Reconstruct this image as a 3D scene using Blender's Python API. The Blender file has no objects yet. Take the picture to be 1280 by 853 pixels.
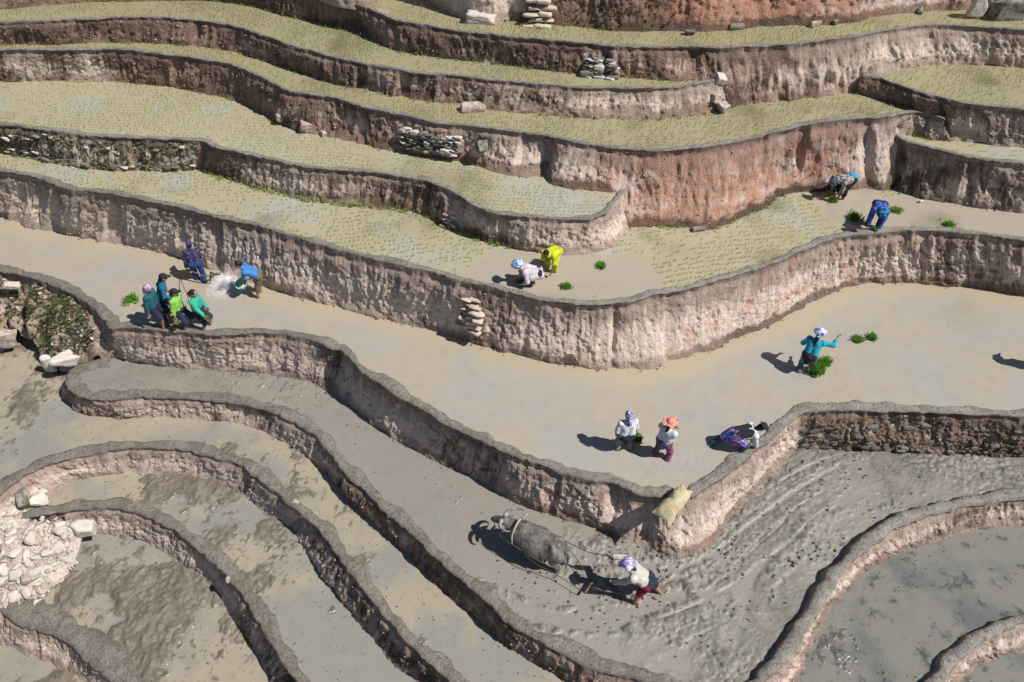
import bpy, math, random
import numpy as np
from mathutils import Vector, Matrix
random.seed(7); rng=np.random.default_rng(7)
SC=bpy.context.scene; COL=SC.collection
# ---------------------------------------------------------------- camera
PITCH=math.radians(45); F=950.0; CX,CY=640.0,426.5
_sp,_cp=math.sin(PITCH),math.cos(PITCH)
CAMH=F/55.0*(_sp+128.5/F*_cp)
cam=bpy.data.cameras.new('camera'); camo=bpy.data.objects.new('camera',cam); COL.objects.link(camo)
camo.location=(0,0,CAMH); camo.rotation_euler=(math.pi/2-PITCH,0,0)
cam.sensor_fit='HORIZONTAL'; cam.sensor_width=36; cam.lens=36*F/1280; cam.clip_start=.1; cam.clip_end=2000
SC.camera=camo
# ---------------------------------------------------------------- light
SUN_EL=math.radians(51); SUN_AZ=math.radians(110)      # azimuth clockwise from +Y
world=bpy.data.worlds.new('World'); SC.world=world; world.use_nodes=True
nt=world.node_tree; bg=nt.nodes['Background']; sky=nt.nodes.new('ShaderNodeTexSky')
sky.sky_type='NISHITA'; sky.sun_disc=False; sky.sun_elevation=SUN_EL; sky.sun_rotation=SUN_AZ; sky.altitude=1200; sky.ozone_density=2.5
nt.links.new(sky.outputs[0],bg.inputs[0]); bg.inputs[1].default_value=0.06
sun=bpy.data.lights.new('sun','SUN'); sun.energy=5.0; sun.angle=math.radians(.53); sun.color=(1,.965,.915)
suno=bpy.data.objects.new('sun',sun); COL.objects.link(suno)
sd=Vector((math.cos(SUN_EL)*math.sin(SUN_AZ),math.cos(SUN_EL)*math.cos(SUN_AZ),math.sin(SUN_EL)))
suno.rotation_euler=sd.to_track_quat('Z','Y').to_euler(); suno.location=(20,-10,30)
vs=SC.view_settings; vs.view_transform='Standard'; vs.look='None'; vs.exposure=0.15; vs.gamma=1
# ---------------------------------------------------------------- helpers
def P(x,y,z):
    "point of the place at height z seen at photo pixel x,y (used to survey the outlines)"
    u=(x-CX)/F; v=(y-CY)/F; dy=_cp-v*_sp; dz=-(_sp+v*_cp); t=(z-CAMH)/dz
    return np.array([u*t,dy*t,z])
def _h(ix,iy,iz,seed):
    n=(ix*374761393+iy*668265263+iz*2147483647*0+iz*1274126177+seed*974711)&0xffffffff
    n=((n^(n>>13))*1274126177)&0xffffffff
    n=((n^(n>>16))*2246822519)&0xffffffff
    return ((n^(n>>15))&0xffff)/32767.5-1.0
def vn(x,y,z=None,seed=0):
    "value noise -1..1"
    if z is None:
        xi=np.floor(x).astype(np.int64); yi=np.floor(y).astype(np.int64); fx=x-xi; fy=y-yi
        fx=fx*fx*(3-2*fx); fy=fy*fy*(3-2*fy); o=np.int64(0)
        a=_h(xi,yi,o,seed); b=_h(xi+1,yi,o,seed); c=_h(xi,yi+1,o,seed); d=_h(xi+1,yi+1,o,seed)
        return (a+(b-a)*fx)*(1-fy)+(c+(d-c)*fx)*fy
    xi=np.floor(x).astype(np.int64); yi=np.floor(y).astype(np.int64); zi=np.floor(z).astype(np.int64)
    fx=x-xi; fy=y-yi; fz=z-zi; fx=fx*fx*(3-2*fx); fy=fy*fy*(3-2*fy); fz=fz*fz*(3-2*fz); r=0
    for k,wz in ((0,1-fz),(1,fz)):
        a=_h(xi,yi,zi+k,seed); b=_h(xi+1,yi,zi+k,seed); c=_h(xi,yi+1,zi+k,seed); d=_h(xi+1,yi+1,zi+k,seed)
        r=r+wz*((a+(b-a)*fx)*(1-fy)+(c+(d-c)*fx)*fy)
    return r
def fbm(x,y,z=None,o=3,seed=0,g=.5):
    r=0; a=1; s=0
    for i in range(o):
        r=r+a*vn(x,y,z,seed+i*17); s+=a; a*=g
        x=x*2.03+5.1; y=y*2.03+1.7
        if z is not None: z=z*2.03+3.3
    return r/s
def sst(a,b,x): t=np.clip((x-a)/(b-a),0,1); return t*t*(3-2*t)
def mesh(name,V,Fq,mats,parent=None,smooth=True,attrs=None,midx=None,origin=None):
    V=np.asarray(V,dtype=np.float32).reshape(-1,3)
    if origin is not None: V=V-np.asarray(origin,dtype=np.float32)
    me=bpy.data.meshes.new(name)
    if isinstance(Fq,np.ndarray):
        nf,k=Fq.shape; me.vertices.add(len(V)); me.vertices.foreach_set('co',V.ravel())
        me.loops.add(nf*k); me.loops.foreach_set('vertex_index',Fq.astype(np.int32).ravel())
        me.polygons.add(nf); me.polygons.foreach_set('loop_start',np.arange(0,nf*k,k,dtype=np.int32))
        me.polygons.foreach_set('loop_total',np.full(nf,k,dtype=np.int32)); me.update(calc_edges=True)
    else: me.from_pydata([tuple(map(float,v)) for v in V],[],Fq)
    if smooth: me.polygons.foreach_set('use_smooth',np.ones(len(me.polygons),dtype=bool))
    for k,(typ,a) in (attrs or {}).items():
        at=me.attributes.new(k,typ,'POINT'); at.data.foreach_set({'FLOAT':'value','FLOAT_VECTOR':'vector','FLOAT_COLOR':'color'}[typ],np.asarray(a,dtype=np.float32).ravel())
    for m in (mats if isinstance(mats,(list,tuple)) else [mats]): me.materials.append(m)
    if midx is not None: me.polygons.foreach_set('material_index',np.asarray(midx,dtype=np.int32))
    me.validate(clean_customdata=False)
    o=bpy.data.objects.new(name,me); COL.objects.link(o)
    if origin is not None and parent is None: o.location=origin
    if parent is not None: o.parent=parent
    return o
def tag(o,label=None,cat=None,group=None,kind=None):
    if label: o['label']=label
    if cat: o['category']=cat
    if group: o['group']=group
    if kind: o['kind']=kind
    return o
def empty(name,loc,rz=0):
    o=bpy.data.objects.new(name,None); COL.objects.link(o); o.location=loc; o.rotation_euler=(0,0,rz); o.empty_display_size=.2; return o
def merge(parts):
    Vs=[];Fs=[];n=0
    for V,Fq in parts:
        Vs.append(np.asarray(V,dtype=np.float32)); Fs.append(np.asarray(Fq)+n); n+=len(V)
    return np.concatenate(Vs),np.concatenate(Fs)
# ---------------------------------------------------------------- materials
class M:
    "tiny node builder"
    def __init__(s,name):
        s.m=bpy.data.materials.new(name); s.m.use_nodes=True; s.t=s.m.node_tree; s.b=s.t.nodes['Principled BSDF']; s.b.inputs['Specular IOR Level'].default_value=.3
    def n(s,typ,**k):
        nd=s.t.nodes.new('ShaderNode'+typ)
        for a,b in k.items(): setattr(nd,a,b)
        return nd
    def put(s,sock,v):
        if isinstance(v,bpy.types.NodeSocket): s.t.links.new(v,sock)
        elif isinstance(v,tuple) and len(v)==3 and sock.type=='RGBA': sock.default_value=(*v,1)
        else: sock.default_value=v
    def set(s,**k):
        for a,b in k.items(): s.put(s.b.inputs[a.replace('_',' ')],b)
    def coord(s): return s.n('TexCoord').outputs['Object']
    def pos(s): return s.n('NewGeometry').outputs['Position']
    def attr(s,name,o='Fac'): return s.n('Attribute',attribute_name=name).outputs[o]
    def map(s,v,sc): 
        nd=s.n('Mapping'); s.put(nd.inputs[0],v); nd.inputs['Scale'].default_value=sc; return nd.outputs[0]
    def noise(s,v,scale,detail=3,rough=.55,dist=0):
        nd=s.n('TexNoise'); s.put(nd.inputs['Vector'],v); nd.inputs['Scale'].default_value=scale; nd.inputs['Detail'].default_value=detail; nd.inputs['Roughness'].default_value=rough; nd.inputs['Distortion'].default_value=dist; return nd.outputs[0]
    def vor(s,v,scale,feature='F1',out='Distance'):
        nd=s.n('TexVoronoi',feature=feature); s.put(nd.inputs['Vector'],v); nd.inputs['Scale'].default_value=scale; return nd.outputs[out]
    def math(s,op,a,b=0.0,c=0.0,clamp=False):
        nd=s.n('Math',operation=op,use_clamp=clamp); s.put(nd.inputs[0],a); s.put(nd.inputs[1],b); s.put(nd.inputs[2],c); return nd.outputs[0]
    def ramp(s,v,a,b,c=0.,d=1.):
        nd=s.n('MapRange',interpolation_type='SMOOTHSTEP'); s.put(nd.inputs[0],v); nd.inputs[1].default_value=a; nd.inputs[2].default_value=b; nd.inputs[3].default_value=c; nd.inputs[4].default_value=d; return nd.outputs[0]
    def mix(s,f,a,b,mode='MIX'):
        nd=s.n('Mix',data_type='RGBA',blend_type=mode); s.put(nd.inputs[0],f); s.put(nd.inputs[6],a); s.put(nd.inputs[7],b); return nd.outputs[2]
    def sep(s,v): nd=s.n('SeparateXYZ'); s.put(nd.inputs[0],v); return nd.outputs
    def bump(s,h,strength=.5,dist=.02,normal=None):
        nd=s.n('Bump'); nd.inputs['Strength'].default_value=strength; nd.inputs['Distance'].default_value=dist; s.put(nd.inputs['Height'],h)
        if normal is not None: s.put(nd.inputs['Normal'],normal)
        s.t.links.new(nd.outputs[0],s.b.inputs['Normal']); return nd.outputs[0]
def plain(name,col,rough=.7,var=.25,scale=14,bump=.3,bd=.01,col2=None,spec=.25):
    k=M(name); c=k.coord(); n=k.noise(c,scale,4,.6)
    c2=col2 or tuple(x*(1-var) for x in col)
    k.set(Base_Color=k.mix(k.ramp(n,.3,.7),c2,tuple(min(1,x*(1+var*.5)) for x in col)),Roughness=rough); k.b.inputs['Specular IOR Level'].default_value=spec
    if bump: k.bump(k.noise(c,scale*2.5,4,.65),bump,bd)
    return k.m

def earth_mat(name,dark,mid,pale,red,rim=False):
    "cut earth of the terrace faces; attribute tn = (pale, red, moss); wv = (metres along, height above the foot, 0..1 down)"
    k=M(name); wv=k.attr('wv','Vector'); tn=k.sep(k.attr('tn','Vector')); h=k.sep(wv)
    st=k.map(wv,(5.5,.9,1)); n1=k.noise(k.map(wv,(.6,.75,1)),1,5,.62,.6); n2=k.noise(st,1,5,.65,.5); n3=k.noise(k.map(wv,(26,14,1)),1,4,.7)
    drk=k.ramp(k.math('ADD',k.math('MULTIPLY',n2,.45),k.math('MULTIPLY',n1,.55)),.43,.54)
    c=k.mix(drk,dark,mid)
    pm=k.math('ADD',k.math('MULTIPLY',n2,.55),k.math('MULTIPLY',n1,.7)); pm=k.math('ADD',k.math('MULTIPLY',k.math('SUBTRACT',pm,.62),1.35),k.math('SUBTRACT',tn[0],.46)); pm=k.math('ADD',pm,k.math('MULTIPLY',n3,.25))
    c=k.mix(k.ramp(pm,-.12,.16),c,pale)
    # thin pale and dark streaks running down the cut
    stk=k.noise(k.map(wv,(17,1.3,1)),1,3,.6,.3)
    c=k.mix(k.math('MULTIPLY',k.ramp(stk,.55,.72),.35),c,pale); c=k.mix(k.math('MULTIPLY',k.ramp(stk,.45,.3),.35),c,dark)
    rn=k.noise(k.map(wv,(1.6,2.6,1)),1,4,.6); rf=k.math('MULTIPLY',k.ramp(k.math('ADD',rn,k.math('SUBTRACT',tn[1],.95)),-.12,.15),.75)
    c=k.mix(rf,c,red)
    # overhang shade and moist soil painted below the rim, then reddish brown damp foot
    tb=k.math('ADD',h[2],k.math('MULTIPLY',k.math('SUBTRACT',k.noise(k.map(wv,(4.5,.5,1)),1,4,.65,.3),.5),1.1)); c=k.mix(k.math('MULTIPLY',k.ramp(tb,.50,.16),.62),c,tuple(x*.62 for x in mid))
    ft=k.math('ADD',h[1],k.math('MULTIPLY',k.noise(k.map(wv,(2.2,3,1)),1,4,.65),-.62)); c=k.mix(k.math('MULTIPLY',k.ramp(ft,.06,-.07),k.math('ADD',.3,k.math('MULTIPLY',tn[1],1.5),clamp=True)),c,k.mix(k.ramp(n1,.42,.58),(.125,.085,.064),(.24,.13,.09)))
    # stones in the soil
    vc=k.vor(k.map(wv,(22,22,1)),1); ss=k.noise(k.map(wv,(9,9,1)),1,2); peb=k.math('MULTIPLY',k.ramp(vc,.32,.18),k.ramp(ss,.5,.62)); c=k.mix(k.math('MULTIPLY',peb,.55),c,(.5,.46,.42))
    sp=k.noise(k.map(wv,(38,34,1)),1,3,.75); c=k.mix(k.math('MULTIPLY',k.ramp(sp,.42,.30),.8),c,tuple(x*.5 for x in dark)); c=k.mix(k.math('MULTIPLY',k.ramp(sp,.58,.70),.5),c,tuple(min(1,x*1.25) for x in pale))
    n5=k.noise(k.map(wv,(12,9,1)),1,4,.7); c=k.mix(k.math('MULTIPLY',k.ramp(n5,.44,.32),.5),c,dark)
    mo=k.noise(k.map(wv,(6,6,1)),1,4,.7); c=k.mix(k.math('MULTIPLY',k.ramp(k.math('ADD',mo,k.math('SUBTRACT',tn[2],1.0)),-.12,.1),.8),c,k.mix(n3,(.045,.065,.02),(.11,.12,.05)))
    # mud plastered over the top edge
    tp=k.math('ADD',h[2],k.math('MULTIPLY',n2,.10)); c=k.mix(k.ramp(tp,.11,.06),c,(.19,.165,.15))
    k.set(Base_Color=c,Roughness=.95); k.b.inputs['Specular IOR Level'].default_value=.12
    hh=k.math('ADD',k.math('MULTIPLY',n3,.7),k.math('MULTIPLY',k.noise(k.map(wv,(60,60,1)),1,3,.7),.3)); hh=k.math('ADD',hh,k.math('MULTIPLY',peb,.25)); hh=k.math('ADD',hh,k.math('MULTIPLY',stk,.4))
    hh=k.math('ADD',hh,k.math('MULTIPLY',sp,.8)); hh=k.math('ADD',hh,k.math('MULTIPLY',n5,.8)); k.bump(hh,1.0,.055)
    return k.m
PALE=(.78,.63,.53); MID=(.33,.215,.165); DARK=(.115,.076,.06); RED=(.54,.25,.165)
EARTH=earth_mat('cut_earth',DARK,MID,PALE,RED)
def rim_mat():
    k=M('plastered_mud_rim'); wv=k.attr('wv','Vector'); n=k.noise(k.map(wv,(3,3,1)),1,4,.6,.5); n2=k.noise(k.map(wv,(14,30,1)),1,4,.65,.6)
    rt=k.attr('rt'); c=k.mix(k.ramp(n,.35,.65),k.mix(rt,(.185,.156,.13),(.27,.247,.215)),k.mix(rt,(.27,.235,.197),(.38,.35,.31)))
    n6=k.noise(k.map(wv,(30,30,1)),1,4,.75); c=k.mix(k.math('MULTIPLY',k.ramp(n2,.47,.36),.7),c,(.09,.075,.062)); c=k.mix(k.math('MULTIPLY',k.ramp(n6,.46,.36),.6),c,(.10,.085,.07)); c=k.mix(k.math('MULTIPLY',k.ramp(n6,.56,.66),.4),c,(.42,.38,.33))
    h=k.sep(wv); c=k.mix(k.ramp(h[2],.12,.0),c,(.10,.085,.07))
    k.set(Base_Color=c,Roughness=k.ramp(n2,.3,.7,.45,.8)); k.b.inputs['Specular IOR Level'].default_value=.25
    k.bump(k.math('ADD',n2,k.math('MULTIPLY',n6,.8)),1.0,.05); return k.m
RIM=rim_mat()
def paddy_mat(name,water,mud,wetdark,grey=(.36,.36,.34),gamt=.4,rip=.25,rough=.16,mudspot=.0,greylo=.5,bare=None,mot=.3,msc=5.5):
    "silty water over mud: attribute dep = height of the mud above the water"
    k=M(name); p=k.pos(); dep=k.attr('dep'); n=k.noise(p,.55,4,.55,.3); n2=k.noise(p,2.4,5,.6,.2); n3=k.noise(p,14,4,.65)
    w=k.mix(k.math('MULTIPLY',k.ramp(n,greylo,greylo+.16),gamt),water,grey); w=k.mix(k.math('MULTIPLY',k.ramp(n2,.35,.7),.22),w,tuple(x*.72 for x in water))
    w=k.mix(k.math('MULTIPLY',k.ramp(n3,.40,.28),.4),w,mud); n7=k.noise(k.map(p,(1,2.2,1)),26,3,.7); w=k.mix(k.math('MULTIPLY',k.ramp(n7,.42,.32),.45),w,mud); w=k.mix(k.math('MULTIPLY',k.ramp(n7,.56,.7),.22),w,tuple(min(1,x*1.3) for x in water))
    n8=k.noise(p,msc,5,.72,.15); w=k.mix(k.math('MULTIPLY',k.ramp(n8,.36+.13*mot,.24+.10*mot),mot),w,wetdark)
    if bare: w=k.mix(k.attr('bare'),w,bare)
    m=k.mix(k.ramp(n2,.35,.65),mud,wetdark); m=k.mix(k.math('MULTIPLY',k.ramp(n3,.45,.7),.4),m,tuple(x*1.35 for x in mud)); m=k.mix(k.math('MULTIPLY',k.ramp(k.noise(p,42,3,.7),.46,.36),.75),m,tuple(x*.4 for x in wetdark))
    d=k.math('ADD',dep,k.math('MULTIPLY',k.math('SUBTRACT',n3,.5),.02))
    f=k.ramp(d,-.035,.006); c=k.mix(f,w,m)
    k.set(Base_Color=c,Roughness=k.ramp(d,-.01,.03,rough,.5)); k.b.inputs['Specular IOR Level'].default_value=.5
    hb=k.math('ADD',k.math('MULTIPLY',n3,.5),k.math('MULTIPLY',n7,.5)); hb=k.math('MULTIPLY',hb,k.ramp(d,-.03,.01,rip,1.0)); k.bump(hb,.8,.035)
    return k.m
# (crop, lipX, lipY, baseX, baseY, level below)
OFF=dict(A=(0,0),B=(425,0),C=(850,0),D=(0,280),E=(425,280),F=(850,280),G=(0,563),H=(425,563),I=(850,563))
SCL=430/1265
W={}
W['5']="""A -150 -60 -150 45 4
A 0 -75 0 40 4
A 150 -80 150 22 4
A 300 -85 300 10 4
A 480 -88 480 5 4
A 650 -88 650 3 4
A 800 -80 800 8 4
A 940 -62 930 25 4
A 1060 -35 1060 60 4
A 1150 -12 1150 80 4
B 0 5 0 110 4
B 90 32 110 150 4
B 200 75 210 185 4
B 330 100 340 205 4
B 480 122 480 225 4
B 620 140 620 240 4
B 780 155 780 260 4
B 900 165 880 270 4
B 1000 172 1010 285 4
B 1130 178 1130 290 4
C 0 178 -20 300 4
C 80 178 90 300 4
C 150 180 175 395 3
C 250 175 260 385 3
C 400 170 400 370 3
C 550 150 560 355 3
C 640 140 640 335 3
C 720 125 700 280 6
C 800 110 830 255 6
C 900 98 900 245 6
C 1000 98 1000 238 6
C 1130 105 1130 240 6
C 1265 115 1265 250 6
C 1450 130 1450 265 6"""
W['4']="""A -150 92 -150 175 3
A 0 85 0 165 3
A 150 80 150 163 3
A 300 75 300 160 3
A 480 68 480 157 3
A 620 72 600 160 3
A 760 85 740 175 3
A 880 105 850 190 3
A 960 135 960 225 3
A 1080 175 1060 255 3
A 1180 205 1180 290 3
B 0 220 0 315 3
B 150 250 150 345 3
B 300 275 290 370 3
B 440 283 440 385 3
B 600 303 560 405 3
B 720 315 700 420 3
B 850 325 850 432 3
B 1000 328 1000 440 3
B 1130 330 1130 440 3
C 0 325 -20 432 3
C 60 312 80 425 3
C 150 298 175 395 3"""
W['3']="""A -150 190 -150 300 2
A 0 188 0 300 2
A 150 188 150 300 2
A 300 187 300 303 2
A 450 187 450 305 2
A 560 200 560 312 2
A 700 215 680 330 2
A 820 235 800 355 2
A 900 262 900 385 2
A 980 300 960 420 2
A 1060 338 1030 455 2
A 1130 348 1120 490 2
B 0 372 0 515 2
B 100 400 100 540 2
B 240 430 240 565 2
B 350 455 350 585 2
B 450 465 450 600 2
B 560 480 530 625 2
B 680 495 640 655 2
B 760 505 740 665 2
B 830 520 800 690 2
B 930 540 900 700 2
B 1000 550 990 712 2
B 1080 555 1060 835 1
B 1150 560 1150 835 1
C 0 552 -20 838 1
C 150 535 120 845 1
C 250 520 220 805 1
C 340 495 320 755 1
C 430 470 400 715 1
C 530 452 520 705 1
C 650 440 650 698 1
C 740 436 760 700 1
C 850 418 855 500 7
C 920 425 930 515 7
C 970 445 985 520 7"""
W['6']="""C 670 283 655 335 3
C 720 290 730 365 3
C 800 318 820 395 3
C 880 345 890 415 3
C 960 367 965 435 3
C 1000 375 1000 520 7
C 1100 393 1100 530 7
C 1180 400 1180 538 7
C 1265 403 1265 545 7
C 1450 415 1450 560 7"""
W['7']="""C 790 500 765 690 1
C 830 525 800 705 1
C 900 545 870 725 1
C 1000 570 960 740 1
C 1100 590 1080 765 1
C 1180 600 1180 775 1
C 1265 610 1265 785 1
C 1450 630 1450 805 1"""
W['2']="""A -150 455 -150 540 1
A 0 462 0 565 1
A 120 475 100 585 1
A 240 490 220 610 1
A 340 503 340 625 1
A 450 510 450 630 1
A 560 515 560 632 1
A 680 518 680 625 1
A 755 525 740 620 1
A 790 545 780 640 1
A 860 560 850 660 1
A 960 585 950 690 1
A 1080 610 1070 720 1
A 1180 625 1160 740 1
B 0 632 0 752 1
B 120 640 100 762 1
B 240 655 200 770 1
B 330 675 320 800 1
B 400 705 390 840 1
B 500 765 500 875 1
B 600 793 600 903 1
B 720 807 720 925 1
B 850 812 850 941 1
B 940 803 950 933 1
B 985 780 1020 910 1
B 1020 745 1055 870 1
B 1050 705 1070 840 1"""
W['1']="""A -150 600 -150 775 0
A 0 632 0 805 0
A 130 655 100 838 0
A 260 700 240 860 0
A 400 715 380 893 0
A 520 737 500 913 0
A 640 762 620 938 0
A 760 795 760 985 0
A 880 822 880 1035 0
D 980 22 990 238 0
D 1100 60 1100 272 0
D 1200 85 1200 298 0
E 0 100 0 310 0
E 120 130 110 340 0
E 240 160 230 370 0
E 360 190 340 400 0
E 460 215 430 420 0
E 560 240 540 455 0
E 650 262 640 478 0
E 750 285 740 500 0
E 850 298 840 520 0
E 960 300 960 532 0
E 1060 290 1060 538 0
E 1150 265 1170 538 0
F 0 250 0 495 0
F 120 215 110 468 0
F 260 180 220 420 0
F 340 155 320 378 0
F 430 110 420 328 0
F 540 65 530 272 0
F 650 45 650 228 0
F 760 33 760 216 0
F 880 27 880 218 0
F 1000 30 1000 230 0
F 1130 45 1130 243 0
F 1265 65 1265 267 0
F 1450 90 1450 290 0"""
W['0']="""D -150 150 -150 330 -2
D 0 175 0 350 -2
D 130 205 130 380 -2
D 250 255 240 400 -2
D 340 310 320 430 -2
D 400 375 375 475 -2
D 410 392 400 478 -1
D 450 385 440 495 -1
D 560 395 540 512 -1
D 680 405 680 528 -1
D 800 412 800 535 -1
D 950 407 930 548 -1
D 1080 415 1050 562 -1
D 1160 435 1140 588 -1
D 1215 465 1190 612 -1
E 0 470 -10 640 -1
E 80 545 70 700 -1
E 160 600 150 755 -1
E 260 668 240 810 -1
E 380 730 340 865 -1
E 480 782 430 910 -1
E 570 830 540 975 -1
E 650 860 620 1018 -1
E 730 888 710 1052 -1
E 820 922 800 1075 -1
E 920 945 910 1110 -1
E 1010 962 1000 1143 -1
E 1060 985 1050 1162 -1
E 1110 1005 1085 1180 -1
H 1200 170 1190 398 -1
I -20 185 -10 400 -1
I 30 180 50 388 -1
I 90 145 120 350 -1
I 160 100 190 272 -1
I 230 45 250 200 -1
I 300 -10 320 115 -1
F 360 775 380 880 -1
F 410 730 430 840 -1
F 450 700 445 830 -1
F 540 693 520 825 -1
F 700 692 700 832 -1
F 900 700 900 843 -1
F 1100 703 1100 850 -1
F 1265 707 1265 858 -1
F 1450 712 1450 865 -1"""
W['-1']="""D 390 490 385 500 -2
D 310 515 305 540 -2
D 255 550 235 580 -2
D 243 590 225 625 -2
D 262 622 262 685 -2
D 320 645 320 706 -2
D 420 652 430 715 -2
D 540 642 550 706 -2
D 660 648 660 716 -2
D 780 655 780 726 -2
D 900 672 890 748 -2
D 1000 695 970 775 -2
D 1080 735 1050 810 -2
D 1160 785 1130 860 -2
H 0 70 -10 140 -2
H 100 170 85 235 -2
H 200 258 180 330 -2
H 300 352 280 430 -2
H 400 442 370 520 -2
H 500 532 470 610 -2
H 600 622 580 705 -2
H 700 690 690 770 -2
H 800 745 790 830 -2
H 900 798 880 890 -2
H 1000 832 980 940 -2
H 1100 852 1090 970 -2
H 1200 870 1200 990 -2
I 60 920 80 1050 -8
I 200 920 290 1010 -8
I 330 850 430 870 -8
I 400 760 470 770 -8
I 460 680 520 670 -8
I 520 585 560 600 -8
I 570 500 605 535 -8
I 630 420 670 465 -8
I 720 345 760 405 -8
I 850 275 870 355 -8
I 1000 228 1000 320 -8
I 1100 208 1110 300 -8
I 1265 188 1265 285 -8
I 1450 170 1450 270 -8"""
W['-2']="""G 20 150 60 240 -3
G 70 110 140 200 -3
G 170 65 250 120 -3
G 300 25 340 95 -3
G 430 2 430 86 -3
G 600 0 560 92 -3
G 740 18 700 105 -3
G 860 55 800 128 -3
G 950 105 900 172 -3
G 1030 170 960 222 -3
G 1100 235 1050 290 -3
G 1180 310 1110 360 -3
H 0 405 -40 500 -3
H 60 485 20 575 -3
H 120 565 80 655 -3
H 200 655 150 740 -3
H 280 745 220 820 -3
H 350 815 290 890 -3
H 450 900 380 980 -3"""
W['-3']="""G 190 240 200 345 -4
G 280 225 270 325 -4
G 370 215 370 312 -4
G 480 232 480 322 -4
G 600 278 580 360 -4
G 700 345 680 432 -4
G 800 430 770 510 -4
G 860 500 830 590 -4
G 920 580 880 665 -4
G 980 680 930 750 -4
G 1040 780 980 850 -4
G 1120 900 1050 950 -4"""
W['-4']="""G -150 540 -150 660 -5
G 0 600 0 715 -5
G 60 640 60 735 -5
G 140 665 150 775 -5
G 250 720 230 820 -5
G 320 780 300 853 -5
G 380 830 360 905 -5
G 460 900 430 980 -5"""
W['-8']="""I 880 930 960 950 -9
I 960 853 1020 870 -9
I 1030 780 1080 810 -9
I 1110 715 1150 770 -9
I 1190 672 1200 752 -9
I 1265 645 1265 738 -9
I 1400 600 1400 700 -9"""
def pairs(k):
    out=[]
    for l in W[k].split('\n'):
        c,a,b,d,e,lv=l.split(); ox,oy=OFF[c]
        out.append((ox+float(a)*SCL,oy+float(b)*SCL,ox+float(d)*SCL,oy+float(e)*SCL,int(lv)))
    return out
# ---------------------------------------------------------------- terrain survey
Z={5:5.10,4:4.34,3:3.65,2:2.66,1:1.73,0:0.,-1:-1.32,-2:-2.0,-3:-2.8,-4:-3.7,-5:-4.7,-8:-2.0,-9:-2.7,6:4.12,7:3.08}
def catmull(A,t,tt):
    i=np.clip(np.searchsorted(t,tt,side='right')-1,0,len(t)-2); u=(tt-t[i])/(t[i+1]-t[i])
    Am=np.concatenate([[2*A[0]-A[1]],A,[2*A[-1]-A[-2]]]); tm=np.concatenate([[2*t[0]-t[1]],t,[2*t[-1]-t[-2]]])
    d=(Am[2:]-Am[:-2])/(tm[2:]-tm[:-2])[:,None]
    h=(t[i+1]-t[i])[:,None]; u=u[:,None]
    return (2*u**3-3*u**2+1)*A[i]+(u**3-2*u**2+u)*h*d[i]+(-2*u**3+3*u**2)*A[i+1]+(u**3-u**2)*h*d[i+1]
LIP={};BASE={};WS={}
def survey(key,zup,ds,ext=(3.5,3.5),slope=None):
    pr=pairs(key); L=np.array([P(a,b,zup)[:2] for a,b,_,_,_ in pr]); B=np.array([P(c,d,Z[l])[:2] for _,_,c,d,l in pr]); zl=np.array([Z[l] for *_,l in pr]); px=np.array([a for a,*_ in pr]); lv=np.array([l for *_,l in pr])
    if ext[0]:
        e=ext[0]; d=L[0]-L[1]; d/=np.linalg.norm(d); L=np.vstack([L[0]+d*e,L]); B=np.vstack([B[0]+d*e,B]); zl=np.r_[zl[0],zl]; px=np.r_[px[0]-100,px]; lv=np.r_[lv[0],lv]
    if ext[1]:
        e=ext[1]; d=L[-1]-L[-2]; d/=np.linalg.norm(d); L=np.vstack([L,L[-1]+d*e]); B=np.vstack([B,B[-1]+d*e]); zl=np.r_[zl,zl[-1]]; px=np.r_[px,px[-1]+100]; lv=np.r_[lv,lv[-1]]
    dd=np.maximum(np.hypot(*np.diff((L+B)/2,axis=0).T),.05); t=np.r_[0,np.cumsum(dd)]
    n=int(t[-1]/ds); tt=np.linspace(0,t[-1],n+1)
    Ls=catmull(L,t,tt); Bs=catmull(B,t,tt)
    ii=np.interp(tt,t,np.arange(len(t)))
    zz=np.interp(ii,np.arange(len(t)),zl)
    LIP[key]=Ls; BASE[key]=(Bs,lv[np.clip(np.round(ii).astype(int),0,len(lv)-1)])
    WS[key]=dict(L=Ls,B=Bs,z=zz,s=tt,px=np.interp(tt,t,px),ii=ii-(1 if ext[0] else 0),zup=zup)
for k_,z_,ds_,ex in (('5',Z[5],.04,(3,4)),('4',Z[4],.04,(3,0)),('3',Z[3],.035,(3,0)),('6',Z[6],.035,(0,4)),('7',Z[7],.035,(0,4)),('2',Z[2],.032,(3,0)),('1',Z[1],.03,(3,4)),('0',0.,.028,(3,4)),
        ('-1',Z[-1],.028,(0,4)),('-2',Z[-2],.027,(2,3)),('-3',Z[-3],.026,(1.6,3)),('-4',Z[-4],.026,(2,3)),('-8',Z[-8],.03,(2,3))): survey(k_,z_,ds_,ex)
def smooth1(a,k):
    if k<2: return a
    w=np.ones(k)/k; p=np.pad(a,((k,k),(0,0)),mode='edge'); return np.stack([np.convolve(p[:,i],w,'same') for i in range(2)],1)[k:-k]
def normals(w):
    m=smooth1((w['L']+w['B'])/2,21); t=np.gradient(m,axis=0); t/=np.linalg.norm(t,axis=1)[:,None]+1e-9; return np.stack([t[:,1],-t[:,0]],1)
WALLP={}
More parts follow.
